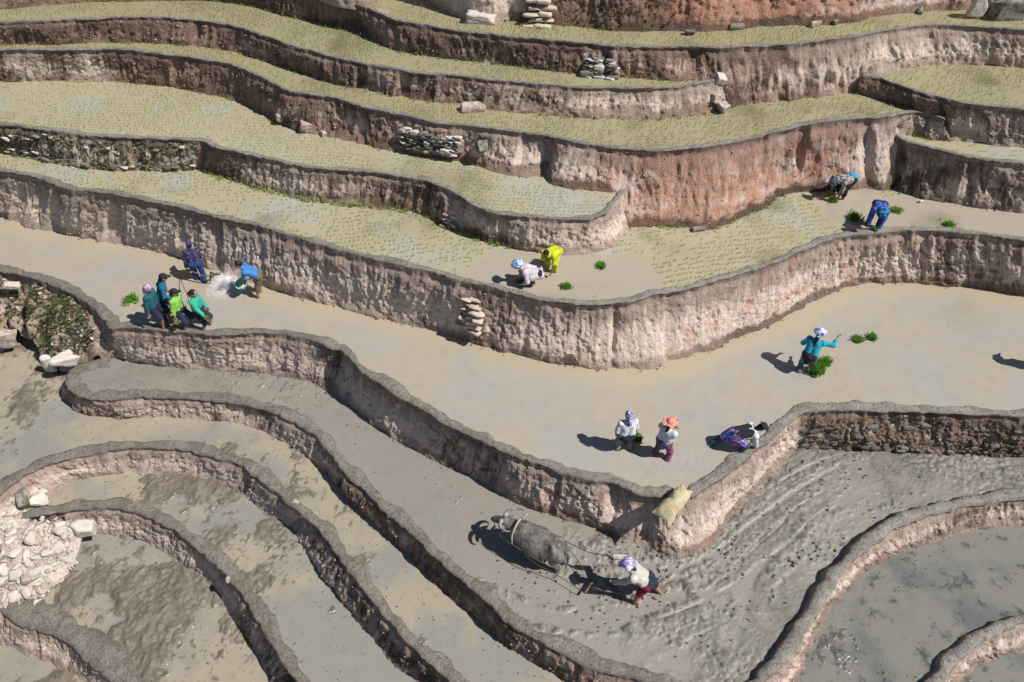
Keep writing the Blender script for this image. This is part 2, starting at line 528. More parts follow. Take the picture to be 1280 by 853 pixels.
def wall(key,rimw,label,tone,rimh=.05,rt=.7,rough=1.0,gul=(),seed=0,cell=.032,mat=None,cat='terrace wall'):
    """one terrace wall: the cut earth face and the mud rim on top of it.
    tone: list of (photo x or control index, pale, red, moss) along the wall; gul: (s photo x, width m, depth m) erosion gullies"""
    w=WS[key]; n=len(w['s']); N=normals(w); s=w['s']; L=w['L']; B=w['B']; zl=w['z']; zu=w['zup']
    H=zu-zl; nv=int(max(10,np.median(H)*1.12/cell)); Hm=H
    prm=w['px'] if tone[0][0]!='i' else w['ii']; tt=tone[1:] if tone[0][0]=='i' else tone
    if isinstance(rimh,(list,tuple)): rh=np.array(rimh); rimh=np.interp(w['ii'],rh[:,0],rh[:,1])
    tp=np.array([[*q] for q in tt],dtype=float); pale=np.interp(prm,tp[:,0],tp[:,1]); red=np.interp(prm,tp[:,0],tp[:,2]); moss=np.interp(prm,tp[:,0],tp[:,3])
    lo=fbm(s*1.3,s*0+seed,o=3,seed=3)*.05+vn(s*7,s*0,seed=5)*.022+vn(s*18,s*0,seed=6)*.008          # lip wobble
    v=np.linspace(0,1,nv+1); S,Vv=np.meshgrid(s,v,indexing='ij'); Hh=H[:,None]*(1-Vv)
    e=Vv**1.15
    X=L[:,None,:]*(1-e[...,None])+B[:,None,:]*e[...,None]
    ztop=zu+rimh*.35+vn(s*3,s*0,seed=8)*.012
    Zz=ztop[:,None]*(1-Vv)+(zl-.10)[:,None]*Vv
    hz=Zz
    env=np.sin(np.pi*np.clip(Vv,0,1))**.6
    sx=S+seed*13.7
    d=fbm(sx*.7,hz*.7,o=2,seed=11)*.15*rough
    wx=sx+.16*fbm(sx*1.6,hz*1.6,o=3,seed=17)
    vis=sst(-.5,.5,vn(sx*.55,hz*.4,seed=19))
    g=fbm(wx*3.1,hz*.75,o=3,seed=21); d+=(-np.abs(g)*.11*rough+.025)*(.2+.8*vis)
    d+=fbm(wx*9,hz*2.6,o=2,seed=31)*.028*rough
    cl=fbm(sx*5,hz*6,o=4,seed=41,g=.65); d+=cl*.042*rough*(1.3-.7*vis); d+=fbm(wx*13,hz*1.3,o=3,seed=33)*.030*rough
    pit=sst(.2,.55,fbm(sx*8,hz*7,o=2,seed=45)); d-=pit*.03*rough; d+=fbm(sx*19,hz*17,o=2,seed=47)*.022*rough
    rn=vn(sx*.9,sx*0+3.3,seed=51); nar=sst(.45,.75,vn(sx*2.1,sx*0+hz*.3,seed=52)); d-=nar*.16*rough*sst(-.1,.3,rn)
    for gx,gw,gd in gul:
        c=np.interp(gx,np.maximum.accumulate(prm),s)
        d-=gd*np.exp(-((S-c+.12*(Vv-.5)+.05*vn(hz*5,hz*0,seed=int(gx)%97))/gw)**2)*(1-.35*Vv)
    d*=env; d+=.05*np.exp(-((Vv-.93)/.07)**2)*vn(sx*4,sx*0+9,seed=61)                                # slumped clods at the foot
    # overhang of the plastered rim
    d+=(lo[:,None])*(1-Vv)**2
    d-=.045*np.exp(-((Vv-.09)/.05)**2)*(1+.8*vn(sx*6,sx*0,seed=66))
    X=X+N[:,None,:]*d[...,None]
    XYZ=np.concatenate([X,Zz[...,None]],2)
    # rim rows
    fr=[(-1.25,-.16),(-1.02,-.03),(-.93,.012),(-.80,rimh*.8),(-.55,rimh),(-.32,rimh*1.05),(-.14,rimh),(-.03,rimh*.9)]
    R=[]
    rw=rimw*(1+.38*fbm(s*1.1,s*0+7,seed=71)+.16*vn(s*4.3,s*0+2,seed=78))
    for q,(a,b) in enumerate(fr):
        off=a*rw+lo*(1+a)*.9+(vn(s*9,s*0+q*2.1,seed=75)*.012 if q>2 else 0)
        if q in(0,1,2,3): off=off+(fbm(s*3.3,s*0,o=3,seed=72)*.07 if q<3 else fbm(s*3.3,s*0,o=3,seed=72)*.04)
        zz=zu+b+(fbm(s*2,s*0+q*.5,o=2,seed=73)*.008+fbm(s*13,s*0+q*1.4,o=3,seed=74)*.016 if q>1 else 0)
        pt=L+N*off[:,None]; R.append(np.concatenate([pt,np.broadcast_to(np.asarray(zz).reshape(-1,1) if np.ndim(zz) else np.full((n,1),zz),(n,1))],1))
    R.append(XYZ[:,0,:]); R=np.stack(R,1)
    org=(float(L[n//2,0]),float(L[n//2,1]),float(zl[n//2]))
    root=empty('terrace_wall',org); tag(root,label,cat,'earth terrace walls')
    def grid(A):
        a,b=A.shape[:2]; ix=np.arange(a*b).reshape(a,b); return A.reshape(-1,3),np.stack([ix[:-1,:-1],ix[:-1,1:],ix[1:,1:],ix[1:,:-1]],-1).reshape(-1,4)
    Vf,Ff=grid(XYZ); tn=np.stack([np.broadcast_to(q[:,None],S.shape) for q in (pale,red,moss)],-1)
    wvv=np.stack([sx,Hh,Vv],-1)
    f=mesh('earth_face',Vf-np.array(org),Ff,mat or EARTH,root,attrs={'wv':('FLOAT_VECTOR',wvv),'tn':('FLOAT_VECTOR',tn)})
    Vr,Fr=grid(R); q=np.linspace(0,1,R.shape[1]); wr=np.stack([np.broadcast_to(sx[:,:1],(n,R.shape[1])),np.broadcast_to(q*rimw,(n,R.shape[1])),np.broadcast_to(q,(n,R.shape[1]))],-1)
    rtv=np.interp(w['ii'] if tone[0][0]=='i' else w['px'],*zip(*rt)) if isinstance(rt,(list,tuple)) else s*0+rt
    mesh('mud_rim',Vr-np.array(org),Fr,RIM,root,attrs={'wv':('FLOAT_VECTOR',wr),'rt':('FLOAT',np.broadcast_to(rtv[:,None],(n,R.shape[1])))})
    WALLP[key]=dict(X=XYZ,N=N,root=root,org=org,w=w)
    return root
def wallpt(key,px,h):
    "point on a wall face at photo x of the lip and fraction h of its height from the foot"
    q=WALLP[key]; i=int(np.argmin(abs(q['w']['px']-px))); j=int(round((1-h)*(q['X'].shape[1]-1))); return q['X'][i,j].copy(),q['N'][i]
D=0.
wall('5',.13,'uppermost long dark cut wall across the top of the photo, below the highest green paddy',[(0,.1,.0,.0),(480,.1,.0,0),(600,.3,.0,0),(700,.15,.05,0),(760,.3,.1,0),(850,.1,0,.1),(950,.3,.15,0),(1050,.4,.25,0),(1120,.8,.1,0),(1180,.8,.05,0),(1220,.45,.1,0)],seed=1,gul=((868,.25,.25),(1010,.2,.1)))
wall('4',.13,'second long wall from the top, ending at the tumbled blocks near the right centre',[(0,.15,0,0),(300,.15,0,0),(480,.25,.05,0),(560,.3,.15,0),(700,.4,.2,0),(850,.7,.25,0),(900,.8,.35,0)],seed=2,gul=((310,.12,.1),(505,.15,.08)))
wall('3',.16,'third wall from the top, growing tall and red above the bent planters',[(0,.25,.1,0),(40,.6,.1,0),(70,.25,.15,0),(105,.5,.1,0),(150,.15,.2,0),(320,.1,.05,0),(400,.25,.15,0),(480,.3,.35,0),(560,.55,.45,0),(620,.75,.3,0),(670,.7,.3,0),(720,.65,.4,0),(790,.5,.5,.1),(830,.55,.6,0),(960,.5,.55,0),(1050,.45,.45,0),(1110,.6,.3,0),(1160,.4,.1,0)],seed=3,gul=((685,.16,.5),(345,.2,.1),(1085,.15,.2),(985,.2,.15)))
wall('6',.14,'short dark wall under the small upper paddy at the right edge',[(1070,.1,0,.1),(1180,.2,0,0),(1200,.4,.05,0),(1280,.35,.1,0)],seed=4,gul=((1175,.1,.12),))
wall('7',.16,'dark ribbed wall at the right edge beside the lowest planted strip',[(1100,.3,.05,0),(1160,.35,.05,0),(1200,.45,.05,0),(1290,.4,.05,0)],seed=5,gul=((1128,.25,.35),(1150,.12,.15),(1218,.15,.12)))
wall('2',.18,'brown wall with a stony mossy stretch at its left end, under the wide planted paddy',[(0,.3,.1,.45),(240,.3,.1,.45),(256,.1,0,.1),(290,.2,0,0),(360,.5,.1,0),(500,.25,.3,0),(530,.2,.1,0),(590,.4,.3,0),(640,.6,.25,0),(700,.8,.2,0),(760,.85,.1,0),(785,.7,.1,0)],seed=6,gul=((252,.10,.12),(535,.15,.15)))
wall('1',.20,'tall pale middle wall curving across the whole photo below the planters',[(0,.4,.1,0),(60,.75,.05,0),(150,.8,.05,0),(175,.4,0,0),(200,.8,0,0),(330,.7,.0,0),(370,.45,0,0),(440,.7,.1,0),(560,.5,.2,0),(600,.3,.1,0),(660,.5,.15,0),(720,.7,.1,0),(760,.85,.1,0),(830,.9,.15,0),(860,.9,.3,0),(960,.75,.4,0),(1050,.65,.35,0),(1110,.5,.35,0),(1180,.35,.25,0),(1280,.4,.3,0)],seed=7,rt=[(0,.35),(450,.45),(620,.8),(1280,.95)],gul=((48,.12,.12),(270,.15,.14),(590,.18,.15),(768,.07,.18),(835,.16,.22),(1155,.1,.08)))
wall('0',.27,'winding wall between the wide brown paddy and the ploughed field',[('i',),(0,.5,.05,.1),(6,.9,.0,0),(7,.9,.0,0),(8,.8,.0,0),(9.5,.4,.0,0),(10.5,.85,.05,0),(12.5,.9,.2,0),(13.7,.3,.2,0),(15,.45,.05,.3),(16.5,.6,.1,.15),(18,.45,.1,.15),(19.5,.4,.1,0),(21,.35,0,0),(22.5,.75,.35,0),(24,.6,.35,0),(26,.8,.25,0),(28,.75,.1,.1),(29,.3,.1,.2),(30.5,.75,.25,0),(33,.85,.3,0),(37,.7,.2,0),(38,.35,.05,.3),(40,.15,.0,.32),(46,.15,0,.32)],seed=8,rimh=.05,rt=[(0,.05),(12,.1),(20,.3),(27,.4),(31,.8),(46,.9)],gul=((14,.3,.22),(16.4,.12,.1),(21,.25,.25),(23.8,.06,.15),(28.3,.24,.42),(30.6,.12,.1)))
wall('-1',.31,'broad mud dyke around the ploughed field, looping left and curving up at the right',[('i',),(0,.5,0,0),(4,.35,0,0),(6.2,.3,0,0),(7.2,.95,0,0),(7.7,.4,0,0),(8.3,.95,0,0),(9.2,.3,0,0),(9.8,.95,0,0),(10.6,.3,0,0),(12,.7,0,0),(13,.45,0,0),(15,.2,0,0),(20,.2,0,0),(25,.3,.05,0),(28,.6,.3,0),(32,.75,.3,0),(35,.8,.3,0),(37,.45,.2,0),(39,.45,.15,0),(40,.7,.15,0),(41,.4,.1,0)],seed=9,rt=[(0,.1),(26,.2),(30,.8),(42,1)],rimh=[(0,.06),(18,.08),(26,.1),(30,.2),(40,.2),(42,.12)])
wall('-2',.31,'curved pale wall in the lower left, second dyke in from the loop',[('i',),(0,.5,0,0),(3,.85,.1,0),(5,1.0,0,0),(7,1.0,0,0),(7.8,.35,0,0),(8.5,.95,0,0),(10,.6,0,0),(12,.35,0,0),(19,.3,0,0)],seed=10,rimh=.08,rt=.12)
wall('-3',.29,'innermost curved wall around the muddy pond in the lower left',[('i',),(0,.6,.1,0),(2,.95,0,0),(5,.9,0,0),(7,.5,0,0),(8,.4,0,0),(12,.3,0,0)],seed=11,rimh=.08,rt=.08)
wall('-4',.60,'wide dark mud dyke in the bottom left corner',[('i',),(0,.7,.1,0),(4,.75,.1,0),(6,.7,0,0),(8,.5,0,0)],seed=12,rimh=.09,rt=.05)
wall('-8',.25,'small mud dyke crossing the bottom right corner',[('i',),(0,.6,.2,0),(7,.7,.25,0)],seed=13,rimh=.17,rt=.95)
# ---------------------------------------------------------------- paddy surfaces
def inpoly(px,py,poly):
    c=np.zeros(px.shape,bool); a=np.asarray(poly); b=np.roll(a,-1,0)
    wn=np.zeros(px.shape,int)
    for (x1,y1),(x2,y2) in zip(a,b):
        if y1==y2: continue
        cr=(x2-x1)*(py-y1)-(px-x1)*(y2-y1)
        wn+=((y1<=py)&(y2>py)&(cr>0)).astype(int)-((y1>py)&(y2<=py)&(cr<0)).astype(int)
    return wn!=0
def sub(a,k): return a[::k] if (len(a)-1)%k==0 else np.vstack([a[::k],a[-1]])
def lipin(key,off,k=12):
    w=WS[key]; N=normals(w); return sub(w['L']-N*off,k)
def basein(key,lvl,off=.3,k=12):
    w=WS[key]; N=normals(w); m=BASE[key][1]==lvl; return sub((w['B']-N*off)[m],k)
def sheet(name,poly,z,cell,fn,mat,label=None,margin=None):
    poly=np.asarray(poly); lo=poly.min(0)-cell; hi=poly.max(0)+cell
    if margin: lo=np.maximum(lo,margin[:2]); hi=np.minimum(hi,margin[2:])
    xs=np.arange(lo[0],hi[0],cell); ys=np.arange(lo[1],hi[1],cell); X,Y=np.meshgrid(xs,ys,indexing='ij')
    cx=(X[:-1,:-1]+cell/2); cy=(Y[:-1,:-1]+cell/2); ins=inpoly(cx,cy,poly)
    h,dep=fn(X,Y)
    V=np.stack([X,Y,z+h],-1).reshape(-1,3); ix=np.arange(X.size).reshape(X.shape)
    Fq=np.stack([ix[:-1,:-1],ix[1:,:-1],ix[1:,1:],ix[:-1,1:]],-1)[ins]
    used=np.unique(Fq); rm=np.full(X.size,-1); rm[used]=np.arange(len(used))
    o=mesh(name,V[used],rm[Fq],mat,attrs={'dep':('FLOAT',np.broadcast_to(dep,X.shape).reshape(-1)[used]),'bare':('FLOAT',(bareness(X,Y,z) if z==Z[1] else shore(X,Y) if z==0. else X*0).reshape(-1)[used])})
    tag(o,kind='structure',label=label); return o
BARE=[(620,345,.9),(690,345,1.6),(760,345,1.2),(1090,268,1.4),(1180,275,1.8),(1270,285,1.8)]
def bareness(X,Y,z):
    b=X*0
    for x,y,r in BARE: c=P(x,y,z); b=np.maximum(b,sst(1.15,.75,np.hypot(X-c[0],(Y-c[1])*1.25)/r+.25*vn(X*2,Y*2,seed=4)))
    return b
def shore(X,Y):
    C=BASE['1'][0][::25]; d,_=dist_curve(X,Y,C); return sst(.95,.15,np.abs(d)+.5*fbm(X*.9,Y*.9,o=3,seed=7))*.9
def flat(amp=.0,base=-.04,sc=1.,fr=0.6):
    def f(X,Y):
        d=base+fbm(X*fr,Y*fr,o=4,seed=91)*.05*sc; return X*0+amp*fbm(X*2,Y*2,seed=92)-.01,d
    return f
PADG=paddy_mat('planted_paddy_water',(.395,.35,.235),(.22,.19,.115),(.16,.14,.085),grey=(.37,.38,.345),gamt=.8,bare=(.37,.325,.255))
PADT=paddy_mat('upper_paddy_water',(.335,.30,.175),(.17,.145,.075),(.13,.115,.06),grey=(.30,.29,.17),gamt=.5)
PADM=paddy_mat('silty_paddy_water',(.385,.338,.265),(.27,.23,.18),(.23,.195,.155),grey=(.35,.333,.30),gamt=.9,greylo=.42,bare=(.40,.338,.24),rough=.10)
MUDP=paddy_mat('ploughed_mud',(.27,.246,.21),(.215,.195,.165),(.115,.103,.086),grey=(.235,.222,.203),gamt=.6,rip=.6,rough=.3)
MUDW=paddy_mat('flooded_mud',(.35,.305,.225),(.205,.175,.132),(.15,.127,.096),grey=(.26,.25,.225),gamt=.95,rip=.2,rough=.09,greylo=.42,mot=.5)
POND=paddy_mat('clear_pond_water',(.205,.20,.17),(.10,.095,.09),(.05,.055,.062),grey=(.12,.13,.13),gamt=.9,rip=.12,rough=.1,mot=.8,msc=2.6)
W9B=[('A',-150,-140),('A',900,-120),('B',-40,5),('B',88,25),('B',130,-5),('B',230,-20),('B',300,-5),('B',400,45),('B',470,75),('B',560,88),('B',620,80),('B',700,85),('B',780,92),('B',900,105),('B',1000,115),('B',1265,118),('C',110,120),('C',250,105),('C',380,95),('C',520,95),('C',650,80),('C',750,58),('C',870,45),('C',1000,38),('C',1100,40),('C',1190,52),('C',1265,50),('C',1450,55)]
W['9']='\n'.join('%s %g %g %g %g 5'%(c,x,y-260,x,y) for c,x,y in W9B)
Z[9]=Z[5]+3.0
pr9=pairs('9'); B9=np.array([P(c,d,Z[5])[:2] for _,_,c,d,_ in pr9])
# lip of the back wall: 0.7 m behind its foot
def survey9():
    B=np.vstack([B9[0]-[6,0],B9,B9[-1]+[6,-.2]]); L=B+np.array([0,.7]); t=np.r_[0,np.cumsum(np.maximum(np.hypot(*np.diff(B,axis=0).T),.05))]
    tt=np.linspace(0,t[-1],int(t[-1]/.05)); Ls=catmull(L,t,tt);Bs=catmull(B,t,tt); px=np.interp(tt,t,np.r_[pr9[0][0]-200,[q[0] for q in pr9],pr9[-1][0]+200])
    LIP['9']=Ls; BASE['9']=(Bs,np.full(len(tt),5)); WS['9']=dict(L=Ls,B=Bs,z=np.full(len(tt),Z[5]),s=tt,px=px,ii=np.interp(tt,t,np.arange(len(t))),zup=Z[9])
survey9()
wall('9',.5,'steep mossy and red earth bank along the very top edge of the photo',[(400,.9,0,0),(460,.6,.2,0),(480,1.1,0,0),(620,1.1,0,.0),(645,.6,.3,.1),(660,.1,.3,.42),(820,.1,.4,.42),(850,.4,.7,.2),(940,.4,.85,0),(1050,.4,.5,.1),(1120,.45,.3,.1),(1280,.3,.3,.4)],seed=14,rough=1.5,cell=.05)
def join(*a): return np.vstack(a)
XM=(-34,-2,34,44)
def far(key,off,dy): w=lipin(key,off); return w
L=lipin; Bn=basein
def behind(a,dy=.6): return a+np.array([0,dy])
S_={}
def poly_front_back(front,backs): return join(front,*[b[::-1] for b in backs])
sheet('terrace_ground',join(L('9',.3,20),[[36,50],[-36,50]]),Z[9]+.0,.25,flat(),MUDP)
S_[5]=poly_front_back(L('5',.1),[Bn('9',5,.3)])
S_[4]=poly_front_back(L('4',.1),[Bn('5',4,.3)])
S_[3]=poly_front_back(L('3',.1),[Bn('6',3,.3)[:1],Bn('5',3,.3),Bn('4',3,.3)])
S_[3]=join(L('3',.1),Bn('6',3,.3)[::-1],Bn('5',3,.3)[::-1],Bn('4',3,.3)[::-1])
S_[6]=join(L('6',.08),Bn('5',6,.3)[::-1])
S_[7]=join(L('7',.08),Bn('6',7,.3)[::-1],Bn('3',7,.3)[::-1])
S_[2]=join(L('2',.12),Bn('3',2,.3)[::-1])
S_[1]=join(L('1',.09),Bn('7',1,.3)[::-1],Bn('3',1,.3)[::-1],Bn('2',1,.25)[::-1])
S_[0]=join(L('0',.1),Bn('1',0,.3)[::-1])
S_[-1]=join(L('-1',.12),Bn('0',-1,.3)[::-1])
w_=WS['-2']; 
S_[-2]=join([[-16,2]],[[-12,5.0]],L('-2',.12),Bn('-1',-2,.25)[::-1],Bn('0',-2,.2)[::-1])
S_[-8]=join(L('-8',.1),Bn('-1',-8,.25)[::-1])
S_[-3]=join([P(-60,640,Z[-3])[:2]],[P(20,665,Z[-3])[:2]],L('-3',.12),Bn('-2',-3,.25)[::-1])
S_[-4]=join([P(-100,700,Z[-4])[:2]],L('-4',.3),Bn('-3',-4,.25)[::-1],[P(30,680,Z[-4])[:2]])
S_[-5]=join(Bn('-4',-5,.3),[[3,1.0],[-20,1.0]])
S_[-9]=join(Bn('-8',-9,.3),[[16,1.5],[1,1.5]])
for l,m,c,nm in ((5,PADT,.12,'upper'),(4,PADT,.12,''),(3,PADT,.12,''),(6,PADT,.12,''),(7,PADG,.12,''),(2,PADG,.1,''),(1,PADG,.1,'')):
    sheet('paddy_water',S_[l],Z[l],c,flat(),m)
# curves followed by the plough
def dist_curve(X,Y,C):
    best=np.full(X.shape,1e9); sa=np.zeros(X.shape); sg=np.zeros(X.shape); acc=0
    for a,b in zip(C[:-1],C[1:]):
        d=b-a; l=np.hypot(*d); t=np.clip(((X-a[0])*d[0]+(Y-a[1])*d[1])/l**2,0,1); qx=X-a[0]-t*d[0]; qy=Y-a[1]-t*d[1]; r=np.hypot(qx,qy)
        m=r<best; best=np.where(m,r,best); sa=np.where(m,acc+t*l,sa); sg=np.where(m,np.sign(d[0]*qy-d[1]*qx),sg); acc+=l
    return best*sg,sa
def cpath(pts,z,n=60):
    A=np.array([P(x,y,z)[:2] for x,y in pts]); t=np.r_[0,np.cumsum(np.hypot(*np.diff(A,axis=0).T))]; return catmull(A,t,np.linspace(0,t[-1],n))
FUR=cpath([(790,765),(850,742),(905,712),(950,672),(1000,635),(1060,602),(1110,592)],Z[-1],24)
FUR2=cpath([(600,740),(680,770),(760,775),(850,742)],Z[-1],16)
fp_rng=np.random.default_rng(3)
def prints(pxs,z,X,Y,r=.075,dp=.032):
    h=np.zeros(X.shape)
    for x,y in pxs:
        c=P(x,y,z); m=(abs(X-c[0])<.4)&(abs(Y-c[1])<.4); xx=X[m]-c[0]+.06*vn(X[m]*9,Y[m]*9,seed=5); yy=Y[m]-c[1]+.06*vn(X[m]*9,Y[m]*9,seed=6); q=fp_rng.uniform(0,3.1); e=fp_rng.uniform(.9,2.2); u=xx*math.cos(q)+yy*math.sin(q); v=(-xx*math.sin(q)+yy*math.cos(q))*e
        rr=np.hypot(u,v)/(r*fp_rng.uniform(.5,1.3)); h[m]+=-dp*np.exp(-rr**2)+dp*.4*np.exp(-((rr-1.5)/.5)**2)*sst(-.3,.5,vn(X[m]*12,Y[m]*12,seed=9))
    return h
PR=[(493,572),(510,588),(482,598),(520,604),(545,612),(533,618),(557,640),(562,665),(540,600),(475,592),(590,615),(603,625),(595,640),(611,644),(640,708),(572,632),(548,633),(528,630),(510,620),(700,735),(682,738),(690,760),(715,768),(735,780),(580,690),(600,710),(655,690)]
for _ in range(26): PR.append((fp_rng.uniform(440,620),fp_rng.uniform(0,1)))
PR=[(x,y) if y>1 else (x,560+ (x-440)*.75+ (y-.5)*50) for x,y in PR]
PR+=[(fp_rng.uniform(930,1060),fp_rng.uniform(575,620)) for _ in range(14)]
def fplough(X,Y):
    d,s=dist_curve(X,Y,FUR); SL=float(np.sum(np.hypot(*np.diff(FUR,axis=0).T))); env=sst(1.25,.5,abs(d)+.2*vn(X*1.5,Y*1.5,seed=3))*sst(-.1,.8,s)*sst(SL-.15,SL-2.0,s)
    r=fbm(d*4.5+.25*vn(s*.8,s*0,seed=2),s*.30,o=2,seed=101); rb=vn(d*3.0+.3*vn(s*.6,s*0,seed=2),s*.22,seed=103); gl=np.exp(-(rb/.09)**2)*.06+np.exp(-(r/.10)**2)*.03; h=((.5-np.abs(r))*.02+(.4-np.abs(rb))*.035-gl+.008+fbm(X*14,Y*14,o=2,seed=106)*.014)*env*(.6+.4*sst(-.4,.4,vn(X*1.3,Y*1.3,seed=8)))*sst(-.8,.3,vn(X*1.1,Y*1.1,seed=8)); h=h+sst(.3,.8,fbm(X*11,Y*11,o=3,seed=104,g=.7))*.035*env*sst(.1,.5,vn(d*2.5,s*.8,seed=18))
    ch=fbm(X*9,Y*9,o=3,seed=111); edge=np.exp(-((abs(d)-.75)/.3)**2)*sst(.0,.5,s)
    h+=sst(.35,.75,ch)*.08*edge+sst(.3,.8,fbm(X*12,Y*12,o=2,seed=113))*.03*env
    c=P(770,705,Z[-1]); churn=np.exp(-(((X-c[0])/1.9)**2+((Y-c[1])/.9)**2)**1.5); h+=(sst(.1,.6,ch)*.05-sst(-.1,-.6,ch)*.04+fbm(X*20,Y*20,o=2,seed=119)*.02)*churn
    d2,s2=dist_curve(X,Y,FUR2); h+=-.05*np.exp(-(d2/.12)**2)+.05*np.exp(-((abs(d2)-.25)/.09)**2)*sst(-.2,.4,fbm(X*7,Y*7,o=2,seed=117))
    cen=P(800,760,Z[-1]); rr=np.hypot(X-cen[0],(Y-cen[1])); h+=.018*vn(rr*5,np.arctan2(Y-cen[1],X-cen[0])*3,seed=121)*sst(4,1.5,rr)
    h+=prints(PR,Z[-1],X,Y)
    lo=fbm(X*.5,Y*.5,o=3,seed=131)*.035; cr=vn(X*.7,Y*.7,seed=6); h=h+lo+fbm(X*16,Y*16,o=2,seed=137)*.006*(1+3*sst(0,.4,cr))+sst(.35,.75,fbm(X*10,Y*10,o=3,seed=139,g=.7))*.07*sst(-.2,.5,cr)-.018-.022*sst(3.5,-1,X)
    return np.maximum(h,-.03),h-0.0
sheet('ploughed_mud',S_[-1],Z[-1],.034,fplough,MUDP)
def fsilt(X,Y):
    h=-.05+fbm(X*.5,Y*.5,o=4,seed=141)*.04
    PQ=[(1110,400),(1180,405),(1140,395),(1000,395),(1040,385),(880,600),(885,605),(860,595),(640,470),(510,410),(60,320),(100,345)]
    rr=X*0
    for px,py,a,f_ in ((1012,468,.012,26),(838,572,.01,24),(318,372,.01,24),(205,408,.008,22)):
        c=P(px,py,0); r=np.hypot(X-c[0],Y-c[1]); rr=rr+a*.45*np.sin(r*f_*1.4+2*vn(X*2,Y*2,seed=3))*np.exp(-r*1.6)
    return rr-.01,h+rr*.6
sheet('silty_water',S_[0],0.,.05,fsilt,PADM)
def fwet(sd,lv,sc=1.5,am=.09,fine=.03):
    def f(X,Y):
        h=fbm(X*.45,Y*.45,o=2,seed=sd)*am*1.2+fbm(X*sc,Y*sc,o=3,seed=sd+1)*am+sst(-.1,.7,fbm(X*8,Y*8,o=3,seed=sd+2,g=.7))*fine*1.8+fbm(X*15,Y*15,o=2,seed=sd+3)*.02+lv-.01
        return np.maximum(h,-.008+0*h)*1.0,h
    return f
sheet('flooded_mud',S_[-2],Z[-2],.045,fwet(151,-.058),MUDW,margin=(-18,2,9,22))
sheet('flooded_mud',S_[-3],Z[-3],.04,fwet(161,-.055),MUDW)
def f4(X,Y):
    c=P(200,760,Z[-4]); m=sst(1.4,.4,np.hypot((X-c[0])/1.25,(Y-c[1])/1.6)); h,_=fwet(171,-.06,2.2)(X,Y); _,hh=fwet(171,-.065,2.2)(X,Y); hh=hh+.092*m; return np.maximum(hh,-.008),hh
sheet('flooded_mud',S_[-4],Z[-4],.035,f4,MUDW)
sheet('pond_water',S_[-8],Z[-8],.05,fwet(181,-.078,2.6,.05,.03),POND)
sheet('pond_water',S_[-9],Z[-9],.08,fwet(191,-.08),POND)
sheet('flooded_mud',S_[-5],Z[-5],.06,fwet(201,-.03),MUDW)
sheet('valley_ground',[[-600,-600],[600,-600],[600,600],[-600,600]],-9.,40,lambda X,Y:(X*0,X*0+.1),MUDP)
# ---------------------------------------------------------------- figures: implicit bodies turned into one skin
def snet(fn,lo,hi,h):
    lo=np.asarray(lo)-2*h; hi=np.asarray(hi)+2*h; n=np.ceil((hi-lo)/h).astype(int)+1
    ax=[(lo[i]+h*np.arange(n[i])).astype(np.float32) for i in range(3)]
    X,Y,Zg=np.meshgrid(*ax,indexing='ij'); D=fn(X,Y,Zg).astype(np.float32); I=D<0
    c=np.zeros(tuple(n-1)+(3,),np.float32); cnt=np.zeros(tuple(n-1),np.float32)
    for a in range(3):
        s0=[slice(None)]*3; s1=[slice(None)]*3; s0[a]=slice(0,-1); s1[a]=slice(1,None); s0=tuple(s0); s1=tuple(s1)
        cr=I[s0]!=I[s1]; d0=D[s0]; d1=D[s1]; t=np.where(cr,d0/np.where(cr,d0-d1,1),0)
        o=[b for b in range(3) if b!=a]
        for i in (0,1):
            for j in (0,1):
                sl=[slice(None)]*3; sl[o[0]]=slice(i,n[o[0]]-1+i); sl[o[1]]=slice(j,n[o[1]]-1+j); sl=tuple(sl)
                m=cr[sl]; cnt+=m; c[...,a]+=np.where(m,t[sl],0); c[...,o[0]]+=m*i; c[...,o[1]]+=m*j
    act=cnt>0; idx=np.full(act.shape,-1,np.int64); idx[act]=np.arange(act.sum())
    gi=np.argwhere(act); V=lo+(gi+c[act]/cnt[act][:,None])*h
    Q=[]
    for a in range(3):
        s0=[slice(None)]*3; s1=[slice(None)]*3; s0[a]=slice(0,-1); s1[a]=slice(1,None)
        cr=I[tuple(s0)]!=I[tuple(s1)]; ins=I[tuple(s0)]; e=np.argwhere(cr); o=[(a+1)%3,(a+2)%3]
        ok=np.ones(len(e),bool)
        for q in o: ok&=(e[:,q]>0)&(e[:,q]<n[q]-1)
        e=e[ok]; f=ins[tuple(e.T)]
        def at(d1,d2): g=e.copy(); g[:,o[0]]-=d1; g[:,o[1]]-=d2; return idx[tuple(g.T)]
        q=np.stack([at(1,1),at(0,1),at(0,0),at(1,0)],1); q[~f]=q[~f][:,::-1]; Q.append(q)
    return V,np.concatenate(Q)
def cap(X,Y,Zg,a,b,ra,rb):
    a=np.asarray(a,float); b=np.asarray(b,float); d=b-a; l=float(d@d)+1e-9
    t=np.clip(((X-a[0])*d[0]+(Y-a[1])*d[1]+(Zg-a[2])*d[2])/l,0,1)
    return np.sqrt((X-a[0]-t*d[0])**2+(Y-a[1]-t*d[1])**2+(Zg-a[2]-t*d[2])**2)-(ra+(rb-ra)*t)
def ell(X,Y,Zg,c,ax,r):
    "ellipsoid, ax = three unit axes, r = radii"
    q=[(X-c[0])*A[0]+(Y-c[1])*A[1]+(Zg-c[2])*A[2] for A in ax]
    k=np.sqrt(sum((q[i]/r[i])**2 for i in range(3))); return (k-1)*min(r)
def smin(a,b,k): h=np.clip(.5+.5*(b-a)/k,0,1); return b*(1-h)+a*h-k*h*(1-h)
